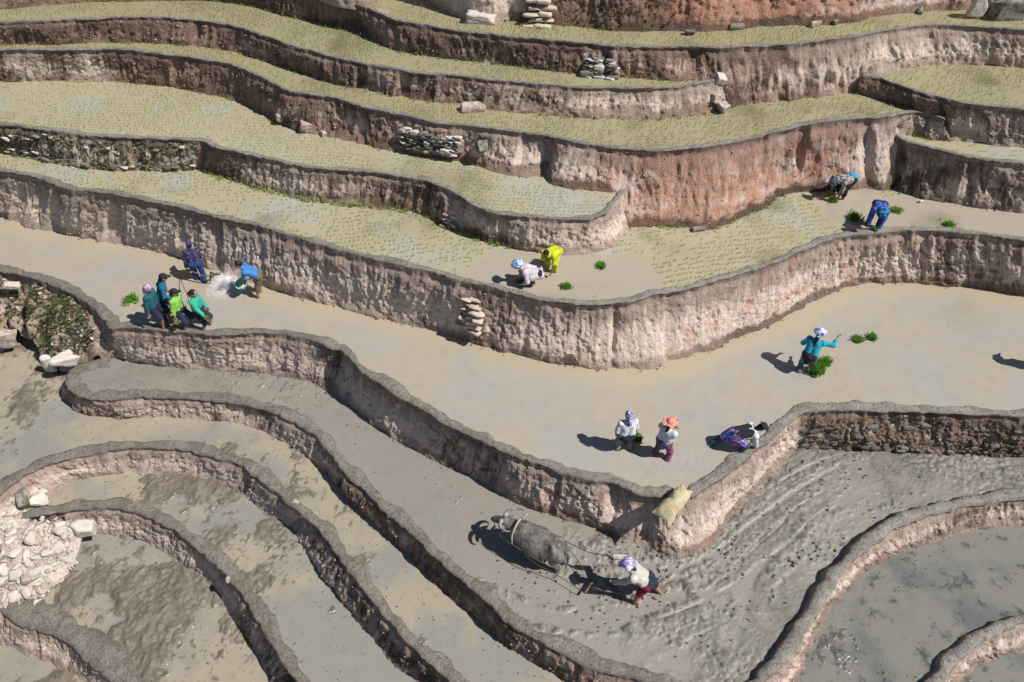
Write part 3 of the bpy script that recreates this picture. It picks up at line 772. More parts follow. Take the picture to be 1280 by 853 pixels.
def blob(prims,h,k=.03,wr=0,ws=16,seed=0):
    "prims: ('c',a,b,ra,rb) | ('e',c,axes,r) -> mesh of their smooth union"
    lo=np.full(3,1e9); hi=-lo
    for p in prims:
        if p[0]=='c':
            for q,r in ((p[1],p[3]),(p[2],p[4])): lo=np.minimum(lo,np.asarray(q)-r); hi=np.maximum(hi,np.asarray(q)+r)
        else: lo=np.minimum(lo,np.asarray(p[1])-max(p[3])); hi=np.maximum(hi,np.asarray(p[1])+max(p[3]))
    def fn(X,Y,Zg):
        D=None
        for p in prims:
            d=cap(X,Y,Zg,*p[1:5]) if p[0]=='c' else ell(X,Y,Zg,*p[1:4]); kk=p[5] if p[0]=='c' and len(p)>5 else k
            D=d if D is None else smin(D,d,kk)
        if wr: D=D+wr*vn(X*ws,Y*ws,Zg*ws,seed)+wr*.5*vn(X*ws*2.3,Y*ws*2.3,Zg*ws*2.3,seed+1)
        return D
    return snet(fn,lo,hi,h)
def unit(v): v=np.asarray(v,float); return v/(np.linalg.norm(v)+1e-9)
def ik(a,b,l1,l2,pole):
    a=np.asarray(a,float); b=np.asarray(b,float); d=b-a; L_=np.linalg.norm(d); Lm=min(L_,(l1+l2)*.995); u=d/L_; b=a+u*Lm
    x=(l1*l1-l2*l2+Lm*Lm)/(2*Lm); y=math.sqrt(max(0,l1*l1-x*x)); p=np.asarray(pole,float); p=p-u*(p@u); return a+u*x+unit(p)*y,b
MC={}
def cloth(name,col,kind='plain',col2=None,col3=None,scale=18):
    if name in MC: return MC[name]
    k=M(name); c=k.coord(); n=k.noise(c,9,3,.6)
    n9=k.noise(c,24,4,.7); base=k.mix(k.ramp(n,.3,.7),tuple(x*.72+.01 for x in col),tuple(x*.93+.01 for x in col)); base=k.mix(k.math('MULTIPLY',k.ramp(n9,.5,.36),.45),base,tuple(x*.45+.012 for x in col))
    if kind=='blotch':
        v=k.noise(c,scale,2,.6); base=k.mix(k.ramp(v,.47,.53),base,col2)
        if col3: v2=k.noise(k.map(c,(1,1,1.3)),scale*1.3,1,.5); base=k.mix(k.ramp(v2,.57,.60),base,col3)
    if kind=='dots':
        v=k.vor(c,scale); base=k.mix(k.ramp(v,.22,.15),base,col2)
    if kind=='plaid':
        w=k.n('TexWave',wave_type='BANDS',bands_direction='X'); k.put(w.inputs[0],c); w.inputs['Scale'].default_value=scale
        w2=k.n('TexWave',wave_type='BANDS',bands_direction='Z'); k.put(w2.inputs[0],c); w2.inputs['Scale'].default_value=scale
        base=k.mix(k.ramp(k.math('MAXIMUM',w.outputs[0],w2.outputs[0]),.6,.75),base,col2)
    k.set(Base_Color=base,Roughness=.85); k.b.inputs['Specular IOR Level'].default_value=.15; k.bump(k.math('ADD',k.noise(c,40,3,.6),k.noise(k.map(c,(1,1,.5)),13,3,.6)),.7,.02); MC[name]=k.m; return k.m
SKIN=plain('skin',(.34,.185,.12),.55,.15,20,.15,.003); SKINT=plain('tanned_skin',(.24,.12,.075),.55,.15,20,.15,.003)
HAIR=plain('black_hair',(.018,.015,.014),.45,.4,40,.4,.005); EYE=plain('dark_eye',(.02,.015,.012),.3,.1,5,0); BOOT=plain('muddy_green_boot',(.10,.16,.10),.5,.4,15,.3,.005,col2=(.16,.14,.10)); MUDC=plain('mud_coating',(.22,.185,.15),.4,.3,12,.3,.01)
def person(px,py,z,yaw,label,pel=(0,.80),lean=10,side=0,hands=(None,None),feet=((.10,.14),(-.05,-.12)),look=0,turn=0,shirt=None,sleeve=.95,legs=None,leglen=.9,head=None,boots=None,skirt=None,sink=.16,H=1.0,skin=None,vest=None,fat=0.,apron=None,hold=None):
    skin=skin or SKIN; p0=P(px,py,z); yaw=math.radians(yaw); root=empty('person',(p0[0],p0[1],z-sink),yaw); tag(root,label,'person','people working in the paddies')
    H*=.965; root.scale=(H,H,H)
    ln=math.radians(lean); sd_=math.radians(side)
    pc=np.array([pel[0],0,pel[1]]); up=unit([math.sin(ln)*math.cos(sd_),math.sin(sd_),math.cos(ln)*math.cos(sd_)]); 
    fw=unit(np.array([math.cos(ln),0,-math.sin(ln)])); left=unit(np.cross(up,fw)); fw=np.cross(left,up)
    chest=pc+up*.33; neck=pc+up*.46
    sh=[neck-up*.055+left*.165,neck-up*.055-left*.165]; hp=[pc+np.array([0,.095,0])-up*.02,pc-np.array([0,.095,0])-up*.02]
    lk=math.radians(look); tn_=math.radians(turn); hup=unit(up*math.cos(lk)+fw*math.sin(lk)); hf=unit(fw*math.cos(lk)-up*math.sin(lk)); hl=np.cross(hup,hf)
    hf=unit(hf*math.cos(tn_)+hl*math.sin(tn_)); hl=np.cross(hup,hf)
    hc=neck+hup*.165+hf*.015
    ft=[np.array([feet[i][0],feet[i][1],.07+ (feet[i][2] if len(feet[i])>2 else 0)]) for i in (0,1)]
    kn=[];an=[]
    for i in (0,1): a,b=ik(hp[i],ft[i],.38,.37,(1,.15*(1-2*i),.1)); kn.append(a); an.append(b)
    el=[];wr=[]
    for i in (0,1):
        tg=hands[i]; tg=sh[i]+np.array([.06,.06*(1-2*i),-.45]) if tg is None else np.array(tg,float)
        a,b=ik(sh[i],tg,.255,.235,(-.6,.5*(1-2*i),-.3) ); el.append(a); wr.append(b)
    f=fat
    torso=lambda g:[('c',pc+left*.07,chest+left*.075,.082+g+f,.085+g+f*.5),('c',pc-left*.07,chest-left*.075,.082+g+f,.085+g+f*.5),('c',chest,sh[0],.07+g,.052+g),('c',chest,sh[1],.07+g,.052+g),('c',chest+up*.06,neck,.07+g,.045+g)]
    hips=lambda g:[('c',hp[0]+up*.03,hp[1]+up*.03,.098+g+f,.098+g+f)]
    def limb(A,B,C,r,g,fr):
        out=[]; t1=min(1,fr*2); out.append(('c',A,A+(B-A)*t1,r[0]+g,r[0]+(r[1]-r[0])*t1+g,.02))
        if fr>.5: t2=fr*2-1; out.append(('c',B,B+(C-B)*t2,r[1]+g,r[1]+(r[2]-r[1])*t2+g*1.1,.02))
        return out
    RA=(.045,.036,.026); RL=(.077,.055,.037)
    body=torso(-.006)+hips(-.008)+[('c',neck-up*.02,hc-hup*.06,.045,.042),('e',hc,(hf,hl,hup),(.092,.074,.108)),('e',hc-hup*.055+hf*.03,(hf,hl,hup),(.055,.05,.05)),('c',hc+hf*.09-hup*.0,hc+hf*.103-hup*.028,.010,.015,.012),('e',hc+hl*.078-hup*.01,(hf,hl,hup),(.016,.012,.028)),('e',hc-hl*.078-hup*.01,(hf,hl,hup),(.016,.012,.028))]
    for i in (0,1):
        body+=limb(sh[i],el[i],wr[i],RA,0,1)+limb(hp[i],kn[i],an[i],RL,0,1)
        body+=[('c',an[i]-np.array([.03,0,.03]),an[i]+np.array([.13,0,-.045]),.036,.026,.02)]
    V,Q=blob(body,.0155,.03); parts=[(V,Q)]
    for i in (0,1):                                            # hands: palm, four curled fingers, thumb from the side of the palm
        d=unit(wr[i]-el[i]); s_=1-2*i; nrm=unit(np.cross(d,[0,0,1]) if abs(d[2])<.9 else np.cross(d,[1,0,0])); ac=np.cross(nrm,d); pr=[('c',wr[i]-d*.02,wr[i]+d*.02,.024,.026)]
        for q in range(4):
            o=(q-1.5)*.018; b0=wr[i]+d*.03+ac*o*.7; b1=wr[i]+d*.082+ac*o; L1=(.034,.040,.037,.028)[q]; b2=b1+(d*.85+nrm*.5)*L1; b3=b2+(d*.3+nrm*.95)*L1*.8
            pr+=[('c',b0,b1,.0125,.0115,.01),('c',b1,b2,.0095,.009,.004),('c',b2,b3,.0088,.007,.004)]
        t0=wr[i]+d*.03+ac*.024; t1=t0+(d*.5+ac*.75)*.038; pr+=[('c',t0,t1,.013,.0105,.006),('c',t1,t1+(d*.8+ac*.25+nrm*.35)*.032,.010,.008,.004)]
        parts.append(blob(pr,.0065,.008))
    V,Q=merge(parts); mesh('body',V,Q,skin,root)
    for s_ in (1,-1): 
        e=blob([('e',hc+hf*.083+hl*.03*s_+hup*.012,(hf,hl,hup),(.012,.014,.009))],.006); mesh('eye',*e,EYE,root)
    mesh('mouth',*blob([('c',hc+hf*.088-hup*.052+hl*.018,hc+hf*.088-hup*.052-hl*.018,.009,.009)],.006),plain('lips',(.25,.09,.08)) if 'lips' not in MC else MC['lips'],root) if True else None
    sd0=random.randrange(99)
    if legs is not None:
        g=.018; pr=hips(g)+[('c',pc+left*.06,pc+up*.06+left*.06,.09+g+f,.085+g+f),('c',pc-left*.06,pc+up*.06-left*.06,.09+g+f,.085+g+f)]
        for i in (0,1): pr+=limb(hp[i],kn[i],an[i],(.074,.058,.048),g,leglen)
        mesh('trousers' if leglen>.62 else 'shorts',*blob(pr,.0155,.022,.008,15,sd0),legs,root)
    if skirt is not None:
        c_=(kn[0]+kn[1])/2; pr=[('c',pc+up*.02,pc*.35+c_*.65,.125+f,.15)]+[('c',hp[i],hp[i]*.35+kn[i]*.65,.11,.115) for i in (0,1)]
        mesh('skirt',*blob(pr,.017,.04,.010,16,sd0),skirt,root)
    if apron is not None:
        pr=[('c',pc+left*.075-fw*.02,pc-left*.075-fw*.02,.118+f,.118+f),('c',pc-fw*.05-up*.05,pc-fw*.04-up*.16,.11+f,.085)]
        mesh('waist_cloth',*blob(pr,.016,.03,.008,14,sd0+3),apron,root)
    if shirt is not None:
        g=.026; pr=torso(g)
        for i in (0,1): pr+=limb(sh[i],el[i],wr[i],(.05,.042,.034),.018,sleeve)
        mesh('shirt',*blob(pr,.0155,.025,.008,14,sd0+5),shirt,root)
    if vest is not None:
        mesh('vest',*blob([('c',pc+left*.07+up*.05-fw*.02,chest+left*.08-fw*.02,.115,.105),('c',pc-left*.07+up*.05-fw*.02,chest-left*.08-fw*.02,.115,.105)],.016,.03,.006,14,sd0),vest,root)
    if boots is not None:
        for i in (0,1):
            mesh('boot',*blob([('c',kn[i]+(an[i]-kn[i])*.5,an[i],.06,.05),('c',an[i]-np.array([.03,0,.02]),an[i]+np.array([.14,0,-.04]),.047,.04)],.015,.02),boots,root)
    if head:
        t=head[0]; m=head[1]
        if t=='scarf': 
            mesh('headscarf',*blob([('e',hc+hup*.022-hf*.012,(hf,hl,hup),(.102,.092,.105)),('c',hc-hf*.05-hup*.03,neck-fw*.055-up*.03,.07,.075),('c',hc-hf*.10-hup*.02,hc-hf*.11-hup*.13,.035,.05)],.0125,.03,.006,18,sd0),m,root)
        elif t=='turban':
            mesh('headscarf',*blob([('e',hc+hup*.045-hf*.01,(hf,hl,hup),(.155,.15,.095)),('c',hc+hup*.0-hf*.08,hc-hf*.09-hup*.06,.06,.045)],.0125,.03,.010,18,sd0),m,root)
            if len(head)>2: mesh('hair',*blob([('c',hc-hf*.06-hup*.03,neck-fw*.09-up*.0,.06,.045),('c',neck-fw*.09,neck-fw*.09-up*.18,.045,.025)],.0125,.03),HAIR,root)
        elif t=='hat':
            rim_=head[2]; pr=[('e',hc+hup*.075,(hf,hl,hup),(.097,.09,.065)),('e',hc+hup*.052,(hf,hl,hup),(rim_,rim_*.95,.014))]
            h_=mesh('hat',*blob(pr,.0125,.02,.004,16,sd0),m,root)
            mesh('hair',*blob([('e',hc-hf*.018,(hf,hl,hup),(.090,.084,.095)),('c',hc-hf*.06-hup*.03,neck-fw*.06-up*.02,.055,.04)],.0125,.03),HAIR,root)
        elif t=='cap':
            mesh('cap',*blob([('e',hc+hup*.035-hf*.005,(hf,hl,hup),(.104,.088,.088)),('e',hc+hup*.045+hf*.12,(hf,hl,hup),(.07,.065,.013))],.0115,.015),m,root)
            mesh('hair',*blob([('e',hc-hf*.022-hup*.01,(hf,hl,hup),(.086,.082,.10))],.0125,.03),HAIR,root)
            if len(head)>2: mesh('ponytail',*blob([('c',hc-hf*.09+hup*.0,hc-hf*.11-hup*.15,.035,.02)],.0125,.02),HAIR,root)
        elif t=='hair':
            pr=[('e',hc-hf*.016+hup*.016,(hf,hl,hup),(.094,.086,.105))]
            if len(head)>2: pr+=[('c',hc-hf*.09+hup*.01,hc-hf*.12-hup*.04,.045,.05),('c',hc-hf*.12-hup*.04,hc-hf*.12-hup*.17,.035,.02)]
            mesh('hair',*blob(pr,.0125,.03,.004,24,sd0),HAIR,root)
    R_=Matrix.Rotation(yaw,4,'Z'); loc=Vector(root.location)
    return [np.array(loc+R_@(Vector(q)*H)) for q in (wr[0]+unit(wr[0]-el[0])*.07,wr[1]+unit(wr[1]-el[1])*.07,hc,neck)]
MC['lips']=plain('lips',(.25,.09,.08),.5,.1,10,0)
zP=Z[-1]
NAVY=cloth('navy_trousers',(.022,.028,.06)); BLK=cloth('black_cloth',(.02,.02,.026)); WHT=cloth('white_cotton',(.72,.74,.80)); 
STW=P(0,0,0)
hw11=person(780,563,0,98,'woman in white shirt and navy checked headscarf, back turned, carrying a basket of seedlings',lean=4,hands=(None,(.12,-.27,.62)),feet=((.02,.14),(.0,-.15)),shirt=WHT,sleeve=.5,legs=cloth('pale_teal_trousers',(.20,.26,.24)),leglen=.8,boots=BOOT,apron=BLK,head=('scarf',cloth('navy_check_scarf',(.03,.03,.14),'blotch',(.55,.55,.7),None,30)),fat=.02,sink=.2)
hw12=person(826,571,0,48,'woman in floral red sun hat, white blouse and maroon trousers with folded arms',lean=2,side=-3,hands=((.24,-.02,1.05),(.22,.02,1.0)),feet=((-.02,.17),(.0,-.16)),shirt=WHT,sleeve=.8,legs=cloth('maroon_print_trousers',(.15,.035,.07),'blotch',(.30,.12,.22),None,26),leglen=.92,head=('hat',cloth('floral_red_hat',(.70,.10,.15),'blotch',(.75,.35,.10),(.75,.5,.58),26),.19),apron=cloth('teal_print_waistcloth',(.05,.20,.25),'blotch',(.25,.05,.2),None,30),sink=.2)
hw13=person(909,560,0,8,'woman in dark hat and magenta waistcloth bending low over the mud rim',pel=(.10,.66),lean=82,hands=((.66,.17,.22),(.66,-.12,.20)),feet=((-.46,.16),(.20,-.16)),look=-30,shirt=WHT,sleeve=.95,legs=cloth('dark_teal_trousers',(.05,.09,.10)),leglen=.8,boots=BOOT,vest=BLK,skirt=cloth('blue_magenta_waistcloth',(.05,.14,.55),'blotch',(.30,.03,.22),(.40,.52,.78),15),head=('hat',BLK,.15),sink=.16)
hw14=person(1004,466,0,58,'woman in turquoise top and blue white cap reaching out her arm beside green seedling bundles',pel=(.02,.78),lean=28,hands=((.44,.18,.86),(.50,-.42,1.22)),feet=((-.06,.12),(.08,-.12)),look=-10,shirt=cloth('turquoise_top',(.03,.42,.58)),sleeve=.78,legs=cloth('worn_blue_jeans',(.10,.17,.22)),leglen=.85,boots=BOOT,apron=BLK,head=('turban',cloth('blue_white_cap',(.06,.18,.62),'blotch',(.75,.80,.9),None,20),1),sink=.16)
hw15=person(801,746,zP,170,'ploughman in lilac sun hat, cream jacket and red shorts driving the plough',pel=(-.05,.80),lean=48,side=0,hands=((.62,.08,.66),(.66,-.30,.98)),feet=((.12,.16),(-.42,-.16)),look=-25,shirt=cloth('cream_jacket',(.60,.56,.49)),sleeve=.95,legs=cloth('crimson_shorts',(.30,.02,.05)),leglen=.42,head=('hat',cloth('lilac_hat',(.42,.32,.72),'blotch',(.72,.66,.85),None,16),.17),skin=SKIN,fat=.012,sink=.14,H=1.1,apron=NAVY)
hw5=person(251,350,0,105,'man in dark star print shirt and blue trousers seen from behind by the pale wall',lean=14,hands=((-.02,.30,.52),(.34,-.12,.72)),feet=((.05,.10),(-.18,-.12)),shirt=cloth('navy_star_shirt',(.035,.035,.11),'dots',(.45,.42,.5),None,26),sleeve=.95,legs=cloth('royal_blue_trousers',(.02,.05,.19)),leglen=.9,boots=BOOT,head=('cap',cloth('purple_cap',(.08,.06,.25))),sink=.18,H=.97,fat=.02)
hw6=person(325,369,0,192,'man in bright blue shirt bending to scatter white powder from a green basin',pel=(-.12,.84),lean=50,hands=((.40,.02,.55),(.38,-.22,.60)),feet=((.05,.12),(-.02,-.14)),look=-25,shirt=cloth('bright_blue_shirt',(.06,.24,.62)),sleeve=.5,legs=cloth('olive_shorts',(.16,.15,.10)),leglen=.62,head=('hair',HAIR),sink=.1)
hw7=person(202,407,0,-8,'woman in dark teal top and violet headscarf, leftmost of the striding group of four',pel=(.02,.78),lean=2,hands=((.05,.25,.55),(-.05,-.28,.50)),feet=((.20,.12),(.14,-.14)),look=10,shirt=cloth('dark_teal_top',(.012,.115,.15)),sleeve=.85,legs=NAVY,leglen=.45,head=('scarf',cloth('violet_scarf',(.25,.15,.45),'blotch',(.6,.35,.45),(.7,.7,.8),26)),sink=.05)
hw8=person(209,397,0,25,'man in petrol blue shirt and cap at the back of the striding group of four',pel=(.06,.80),lean=20,hands=((.22,.24,.80),(.36,-.18,.86)),feet=((.20,.12),(-.08,-.14)),look=0,shirt=cloth('petrol_blue_shirt',(.015,.15,.27)),sleeve=.9,legs=NAVY,leglen=.8,head=('cap',BLK),sink=.12,H=1.05)
hw9=person(231,409,0,-8,'woman in lime green top and dark cap holding yellowing seedlings in both hands',pel=(.03,.76),lean=5,hands=((.0,.24,.55),(.02,-.28,.50)),feet=((.16,.12),(.06,-.14)),look=5,turn=15,shirt=cloth('lime_green_top',(.30,.62,.10)),sleeve=.8,legs=NAVY,leglen=.55,head=('cap',BLK,1),sink=.08,H=.98)
hw10=person(254,409,0,-6,'woman in mint green top with black ponytail, rightmost of the striding four',pel=(.03,.76),lean=4,hands=((.2,.22,.60),(.36,-.20,.60)),feet=((.16,.11),(.04,-.14)),look=5,shirt=cloth('mint_green_top',(.04,.48,.33)),sleeve=.9,legs=NAVY,leglen=.5,head=('hair',HAIR,1),sink=.1,H=.97)
z1=Z[1]
hw3=person(691,336,z1,236,'planter dressed in bright yellow bending over the bare mud',pel=(-.15,.70),lean=76,hands=((.36,.16,.22),(.34,-.18,.14)),feet=((.05,.12),(-.05,-.14)),look=-40,shirt=cloth('bright_yellow_shirt',(.62,.72,.03)),sleeve=.45,legs=cloth('yellow_trousers',(.55,.62,.02)),leglen=.85,head=('hair',HAIR),skin=SKINT,sink=.12,H=.92)
hw4=person(668,353,z1,188,'planter in pale pink blouse and blue white bonnet crouched low beside seedlings',pel=(-.10,.42),lean=68,hands=((.36,.13,.18),(.40,-.14,.14)),feet=((.06,.13),(-.02,-.15)),look=-32,skirt=cloth('pale_pink_blouse',(.66,.56,.60)),shirt=cloth('pale_pink_blouse',(.66,.56,.60),'blotch',(.72,.68,.70),None,40),sleeve=.75,legs=BLK,leglen=.85,head=('turban',cloth('sky_blue_bonnet',(.10,.34,.72),'blotch',(.70,.80,.9),None,20)),sink=.10)
hw2=person(1091,283,z1,250,'planter in royal blue jacket bending forward towards the camera between seedling heaps',pel=(-.20,.74),lean=82,hands=((.30,.10,.22),(.26,-.16,.18)),feet=((.0,.12),(-.08,-.14)),look=-25,shirt=cloth('royal_blue_jacket',(.05,.09,.42),'blotch',(.06,.13,.52),None,9),sleeve=.9,legs=NAVY,leglen=.85,head=('turban',cloth('blue_violet_cap',(.03,.04,.14),'blotch',(.02,.28,.55),None,16)),sink=.14)
hw1=person(1051,246,z1,205,'planter in grey camouflage top and light blue belt bent double, farthest planter in the photo',pel=(-.16,.72),lean=86,hands=((.34,.16,.16),(.28,-.18,.10)),feet=((.02,.11),(-.06,-.13)),look=-20,shirt=cloth('grey_camouflage',(.12,.12,.12),'blotch',(.42,.40,.42),(.16,.15,.07),14),sleeve=.6,legs=BLK,leglen=.7,apron=cloth('light_blue_belt',(.10,.36,.60)),head=('turban',cloth('slate_scarf',(.07,.09,.12),'blotch',(.3,.36,.42),None,18)),sink=.14,skin=SKINT)
hwo=person(1306,463,0,100,'person standing just outside the right edge of the photo, only their shadow in view',lean=4,hands=((.3,.2,1.05),(.05,-.3,.55)),shirt=WHT,sleeve=.9,legs=NAVY,leglen=.9,head=('hat',BLK,.15),sink=.16)
# ---------------------------------------------------------------- water buffalo, yoke and plough
def tube(pts,r,n=6,name=None):
    pts=np.asarray(pts,float); r=np.broadcast_to(np.asarray(r,float),(len(pts),)); t=np.gradient(pts,axis=0); V=[];
    u=unit(np.cross(t[0],[.1,.2,1]))
    for i in range(len(pts)):
        ti=unit(t[i]); u=unit(u-ti*(u@ti)); v=np.cross(ti,u)
        for k in range(n): a=2*math.pi*k/n; V.append(pts[i]+(u*math.cos(a)+v*math.sin(a))*r[i])
    m=len(pts); ix=np.arange(m*n).reshape(m,n); Q=np.stack([ix[:-1],np.roll(ix[:-1],-1,1),np.roll(ix[1:],-1,1),ix[1:]],-1).reshape(-1,4)
    V+= [pts[0],pts[-1]]; a,b=m*n,m*n+1
    q=[[a,ix[0,(k+1)%n],ix[0,k],ix[0,k]] for k in range(n)]+[[b,ix[-1,k],ix[-1,(k+1)%n],ix[-1,(k+1)%n]] for k in range(n)]
    # caps as small triangles stored separately
    return np.array(V),Q
def buffalo():
    hide=M('buffalo_hide'); c=hide.coord(); n=hide.noise(c,5,5,.65,.4); n2=hide.noise(hide.map(c,(1,3,3)),9,4,.6)
    col=hide.mix(hide.ramp(n,.35,.6),(.06,.055,.052),(.17,.155,.14)); col=hide.mix(hide.math('MULTIPLY',hide.ramp(n2,.5,.65),.7),col,(.22,.20,.18))
    hide.set(Base_Color=col,Roughness=hide.ramp(n,.3,.7,.22,.6)); hide.b.inputs['Specular IOR Level'].default_value=.45; hide.bump(hide.math('ADD',n2,hide.math('MULTIPLY',hide.noise(c,34,4,.6),.4)),.7,.03)
    horn=plain('grey_horn',(.36,.34,.31),.45,.35,12,.3,.01,col2=(.16,.15,.14)); hoof=plain('dark_hoof',(.03,.028,.025),.5)
    w=P(650,656,zP+.93); r=P(698,680,zP+.90); d=unit((w-r)*[1,1,0]); yaw=math.atan2(d[1],d[0]); mid=(w+r)/2
    root=empty('water_buffalo',(mid[0],mid[1],zP-.22),yaw); tag(root,'grey mud caked water buffalo with swept back horns harnessed to the plough','buffalo')
    L_=float(np.linalg.norm((w-r)[:2]))/2; k=L_/.52; Y=lambda x,y,z:np.array([x*k,y*k,z])
    pr=[('c',Y(.50,0,.86),Y(.05,0,.80),.27,.34),('c',Y(.05,0,.80),Y(-.42,0,.84),.34,.27),('c',Y(.5,0,1.02),Y(-.1,0,1.02),.13,.13),('c',Y(-.1,0,1.02),Y(-.5,0,1.02),.13,.12),
        ('c',Y(-.48,.15,.93),Y(-.62,.11,.80),.14,.12),('c',Y(-.48,-.15,.93),Y(-.62,-.11,.80),.14,.12),('c',Y(.45,.14,.86),Y(.42,.16,.62),.15,.11),('c',Y(.45,-.14,.86),Y(.42,-.16,.62),.15,.11),
        ('c',Y(.55,0,.92),Y(.92,-.02,.95),.19,.125),('c',Y(.50,0,.72),Y(.85,-.02,.86),.12,.08),('c',Y(.92,-.02,.98),Y(1.22,-.04,.84),.115,.065),('c',Y(1.22,-.04,.84),Y(1.30,-.04,.79),.07,.06)]
    for x,s_,b in ((.42,.15,0),(.47,-.15,.08),(-.55,.14,0),(-.50,-.14,-.10)):
        if x>0: pr+=[('c',Y(x,s_,.62),Y(x+b,s_,.36),.10,.058,.04),('c',Y(x+b,s_,.36),Y(x+b-.02,s_,.02),.052,.046,.02)]
        else: pr+=[('c',Y(x,s_,.82),Y(x+.10+b,s_,.52),.15,.085,.05),('c',Y(x+.10+b,s_,.52),Y(x-.06+b,s_,.34),.08,.055,.03),('c',Y(x-.06+b,s_,.34),Y(x-.02+b,s_,.02),.05,.046,.02)]
    pr+=[('c',Y(.30-.13*i,s_*.315,.96-.02*i),Y(.20-.13*i,s_*.36,.62),.018,.014,.03) for i in range(5) for s_ in (1,-1)]+[('c',Y(-.40,s_*.12,1.10),Y(-.52,s_*.20,1.02),.05,.05,.05) for s_ in (1,-1)]+[('c',Y(.42,s_*.1,1.1),Y(.36,s_*.26,.85),.05,.04,.06) for s_ in (1,-1)]
    V,Q=blob(pr,.022,.05,.012,7,3)
    # hip bones, ribs and skin folds
    V=V.copy(); V[:,2]-=.0; mesh('body',V,Q,hide.m,root)
    for s_ in (1,-1):
        A=[Y(1.0,.07*s_-.02,1.05),Y(.98,.20*s_-.02,1.08),Y(.88,.31*s_-.02,1.12),Y(.74,.36*s_-.02,1.17),Y(.60,.33*s_-.02,1.22)]
        t=np.linspace(0,1,14); AA=catmull(np.array(A),np.linspace(0,1,5),t); mesh('horn',*tube(AA,.044*(1-t)**.7+.007,8),horn,root)
        mesh('ear',*blob([('c',Y(.93,.10*s_,.98),Y(.86,.25*s_,.95),.035,.02),('c',Y(.90,.17*s_,.965),Y(.86,.25*s_,.95),.045,.015)],.014,.02),hide.m,root)
        mesh('eye',*blob([('e',Y(1.03,.095*s_-.02,.98),np.eye(3),(.025,.018,.02))],.009),EYE,root)
    for x,s_ in ((.40,.15),(.53,-.15),(-.57,.14),(-.62,-.14)): mesh('hoof',*blob([('c',Y(x,s_,.07),Y(x,s_,.02),.05,.058)],.015),hoof,root)
    tl=[Y(-.70,0,.98),Y(-.80,.02,.85),Y(-.83,.06,.65),Y(-.80,.10,.48),Y(-.84,.10,.42)]; mesh('tail',*tube(catmull(np.array(tl),np.linspace(0,1,5),np.linspace(0,1,12)),np.linspace(.03,.014,12),6),hide.m,root)
    R_=Matrix.Translation(root.location)@Matrix.Rotation(yaw,4,'Z')
    return root,lambda x,y,z:np.array(R_@Vector(Y(x,y,z))),yaw
BUF,bw,byaw=buffalo()
wood=plain('weathered_wood',(.16,.125,.095),.75,.35,9,.4,.01); wood2=plain('bleached_yoke_wood',(.38,.34,.29),.7,.3,9,.4,.01); rope=plain('dark_rope',(.07,.055,.045),.9,.3,40,.3,.004); ropel=plain('pale_rope',(.16,.13,.10),.9,.3,40,.3,.004)
def world_tube(name,pts,r,m,label=None,cat=None,parent=None,n=7,seg=16,org=None):
    pts=np.array(pts,float); t=np.linspace(0,1,len(pts)); A=catmull(pts,t,np.linspace(0,1,seg)) if len(pts)>2 else np.array([pts[0]+(pts[1]-pts[0])*q for q in np.linspace(0,1,4)])
    rr=np.interp(np.linspace(0,1,len(A)),np.linspace(0,1,len(np.atleast_1d(r))),np.atleast_1d(r)) if np.ndim(r) else r
    V,Q=tube(A,rr,n); o=V[0] if org is None else org
    if parent is not None: ob=mesh(name,V-np.array(parent.location),Q,m,parent)
    else: ob=mesh(name,V,Q,m,origin=tuple(map(float,pts[0]))); tag(ob,label,cat)
    return ob
yk=empty('neck_yoke',tuple(bw(.56,0,1.15))); tag(yk,'curved pale wooden yoke over the buffalo neck','yoke')
world_tube('yoke_bow',[bw(.56,.32,.78),bw(.60,.25,1.02),bw(.58,.0,1.20),bw(.60,-.25,1.02),bw(.56,-.32,.78)],.026,wood2,parent=yk)
world_tube('yoke_peg',[bw(.56,-.20,1.12),bw(.50,-.38,1.16)],.022,wood2,parent=yk)
world_tube('neck_rope',[bw(.56,.3,.8),bw(.66,.12,.62),bw(.66,-.12,.62),bw(.56,-.3,.8)],.012,ropel,parent=yk)
world_tube('nose_rope',[bw(1.26,.03,.82),bw(1.06,.19,.80),bw(.85,.30,.78),bw(.56,.36,.80),bw(-.2,.40,.74),bw(-.7,.3,.62)],.006,ropel,'pale rope running from the buffalo muzzle along its flank','rope')
pl=P(762,741,zP); plr=empty('wooden_plough',tuple(pl)); tag(plr,'wooden plough with curved beam pushed through the mud by the ploughman','plough')
hL=hw15[0]; hR=hw15[1]; sh_=P(772,745,zP-.03)
world_tube('plough_beam',[P(735,735,zP+.12),P(752,737,zP+.30),sh_+[0,0,.12]],.028,wood,parent=plr)
world_tube('plough_handle',[sh_+[0,0,-.05],sh_+[.10,0,.30],hL+[.02,0,.0],hL+[-.06,0,.05]],[.034,.026,.022,.02],wood,parent=plr)
world_tube('plough_brace',[sh_+[.05,.0,.15],P(752,737,zP+.30)+[.02,0,-.04]],.018,wood,parent=plr)
mesh('ploughshare',*blob([('c',sh_-np.array(pl),sh_-np.array(pl)+[-.26,.06,-.10],.06,.02),('c',sh_-np.array(pl)+[0,0,.05],sh_-np.array(pl)+[-.12,.08,.08],.04,.02)],.018,.02),plain('worn_iron',(.12,.11,.10),.4,.4,20,.3),plr)
wd=np.array([hR,P(762,697,zP+.85)])
world_tube('switch_stick',[hR+[.06,-.02,0],P(766,700,zP+.80),P(758,694,zP+.86)],.014,rope,'thin dark switch held in the ploughman right hand','stick')
bar=P(737,735,zP+.14)
world_tube('swingle_bar',[P(731,742,zP+.15),P(741,727,zP+.15)],.024,wood,'short wooden bar on the mud joining the traces to the plough','bar')
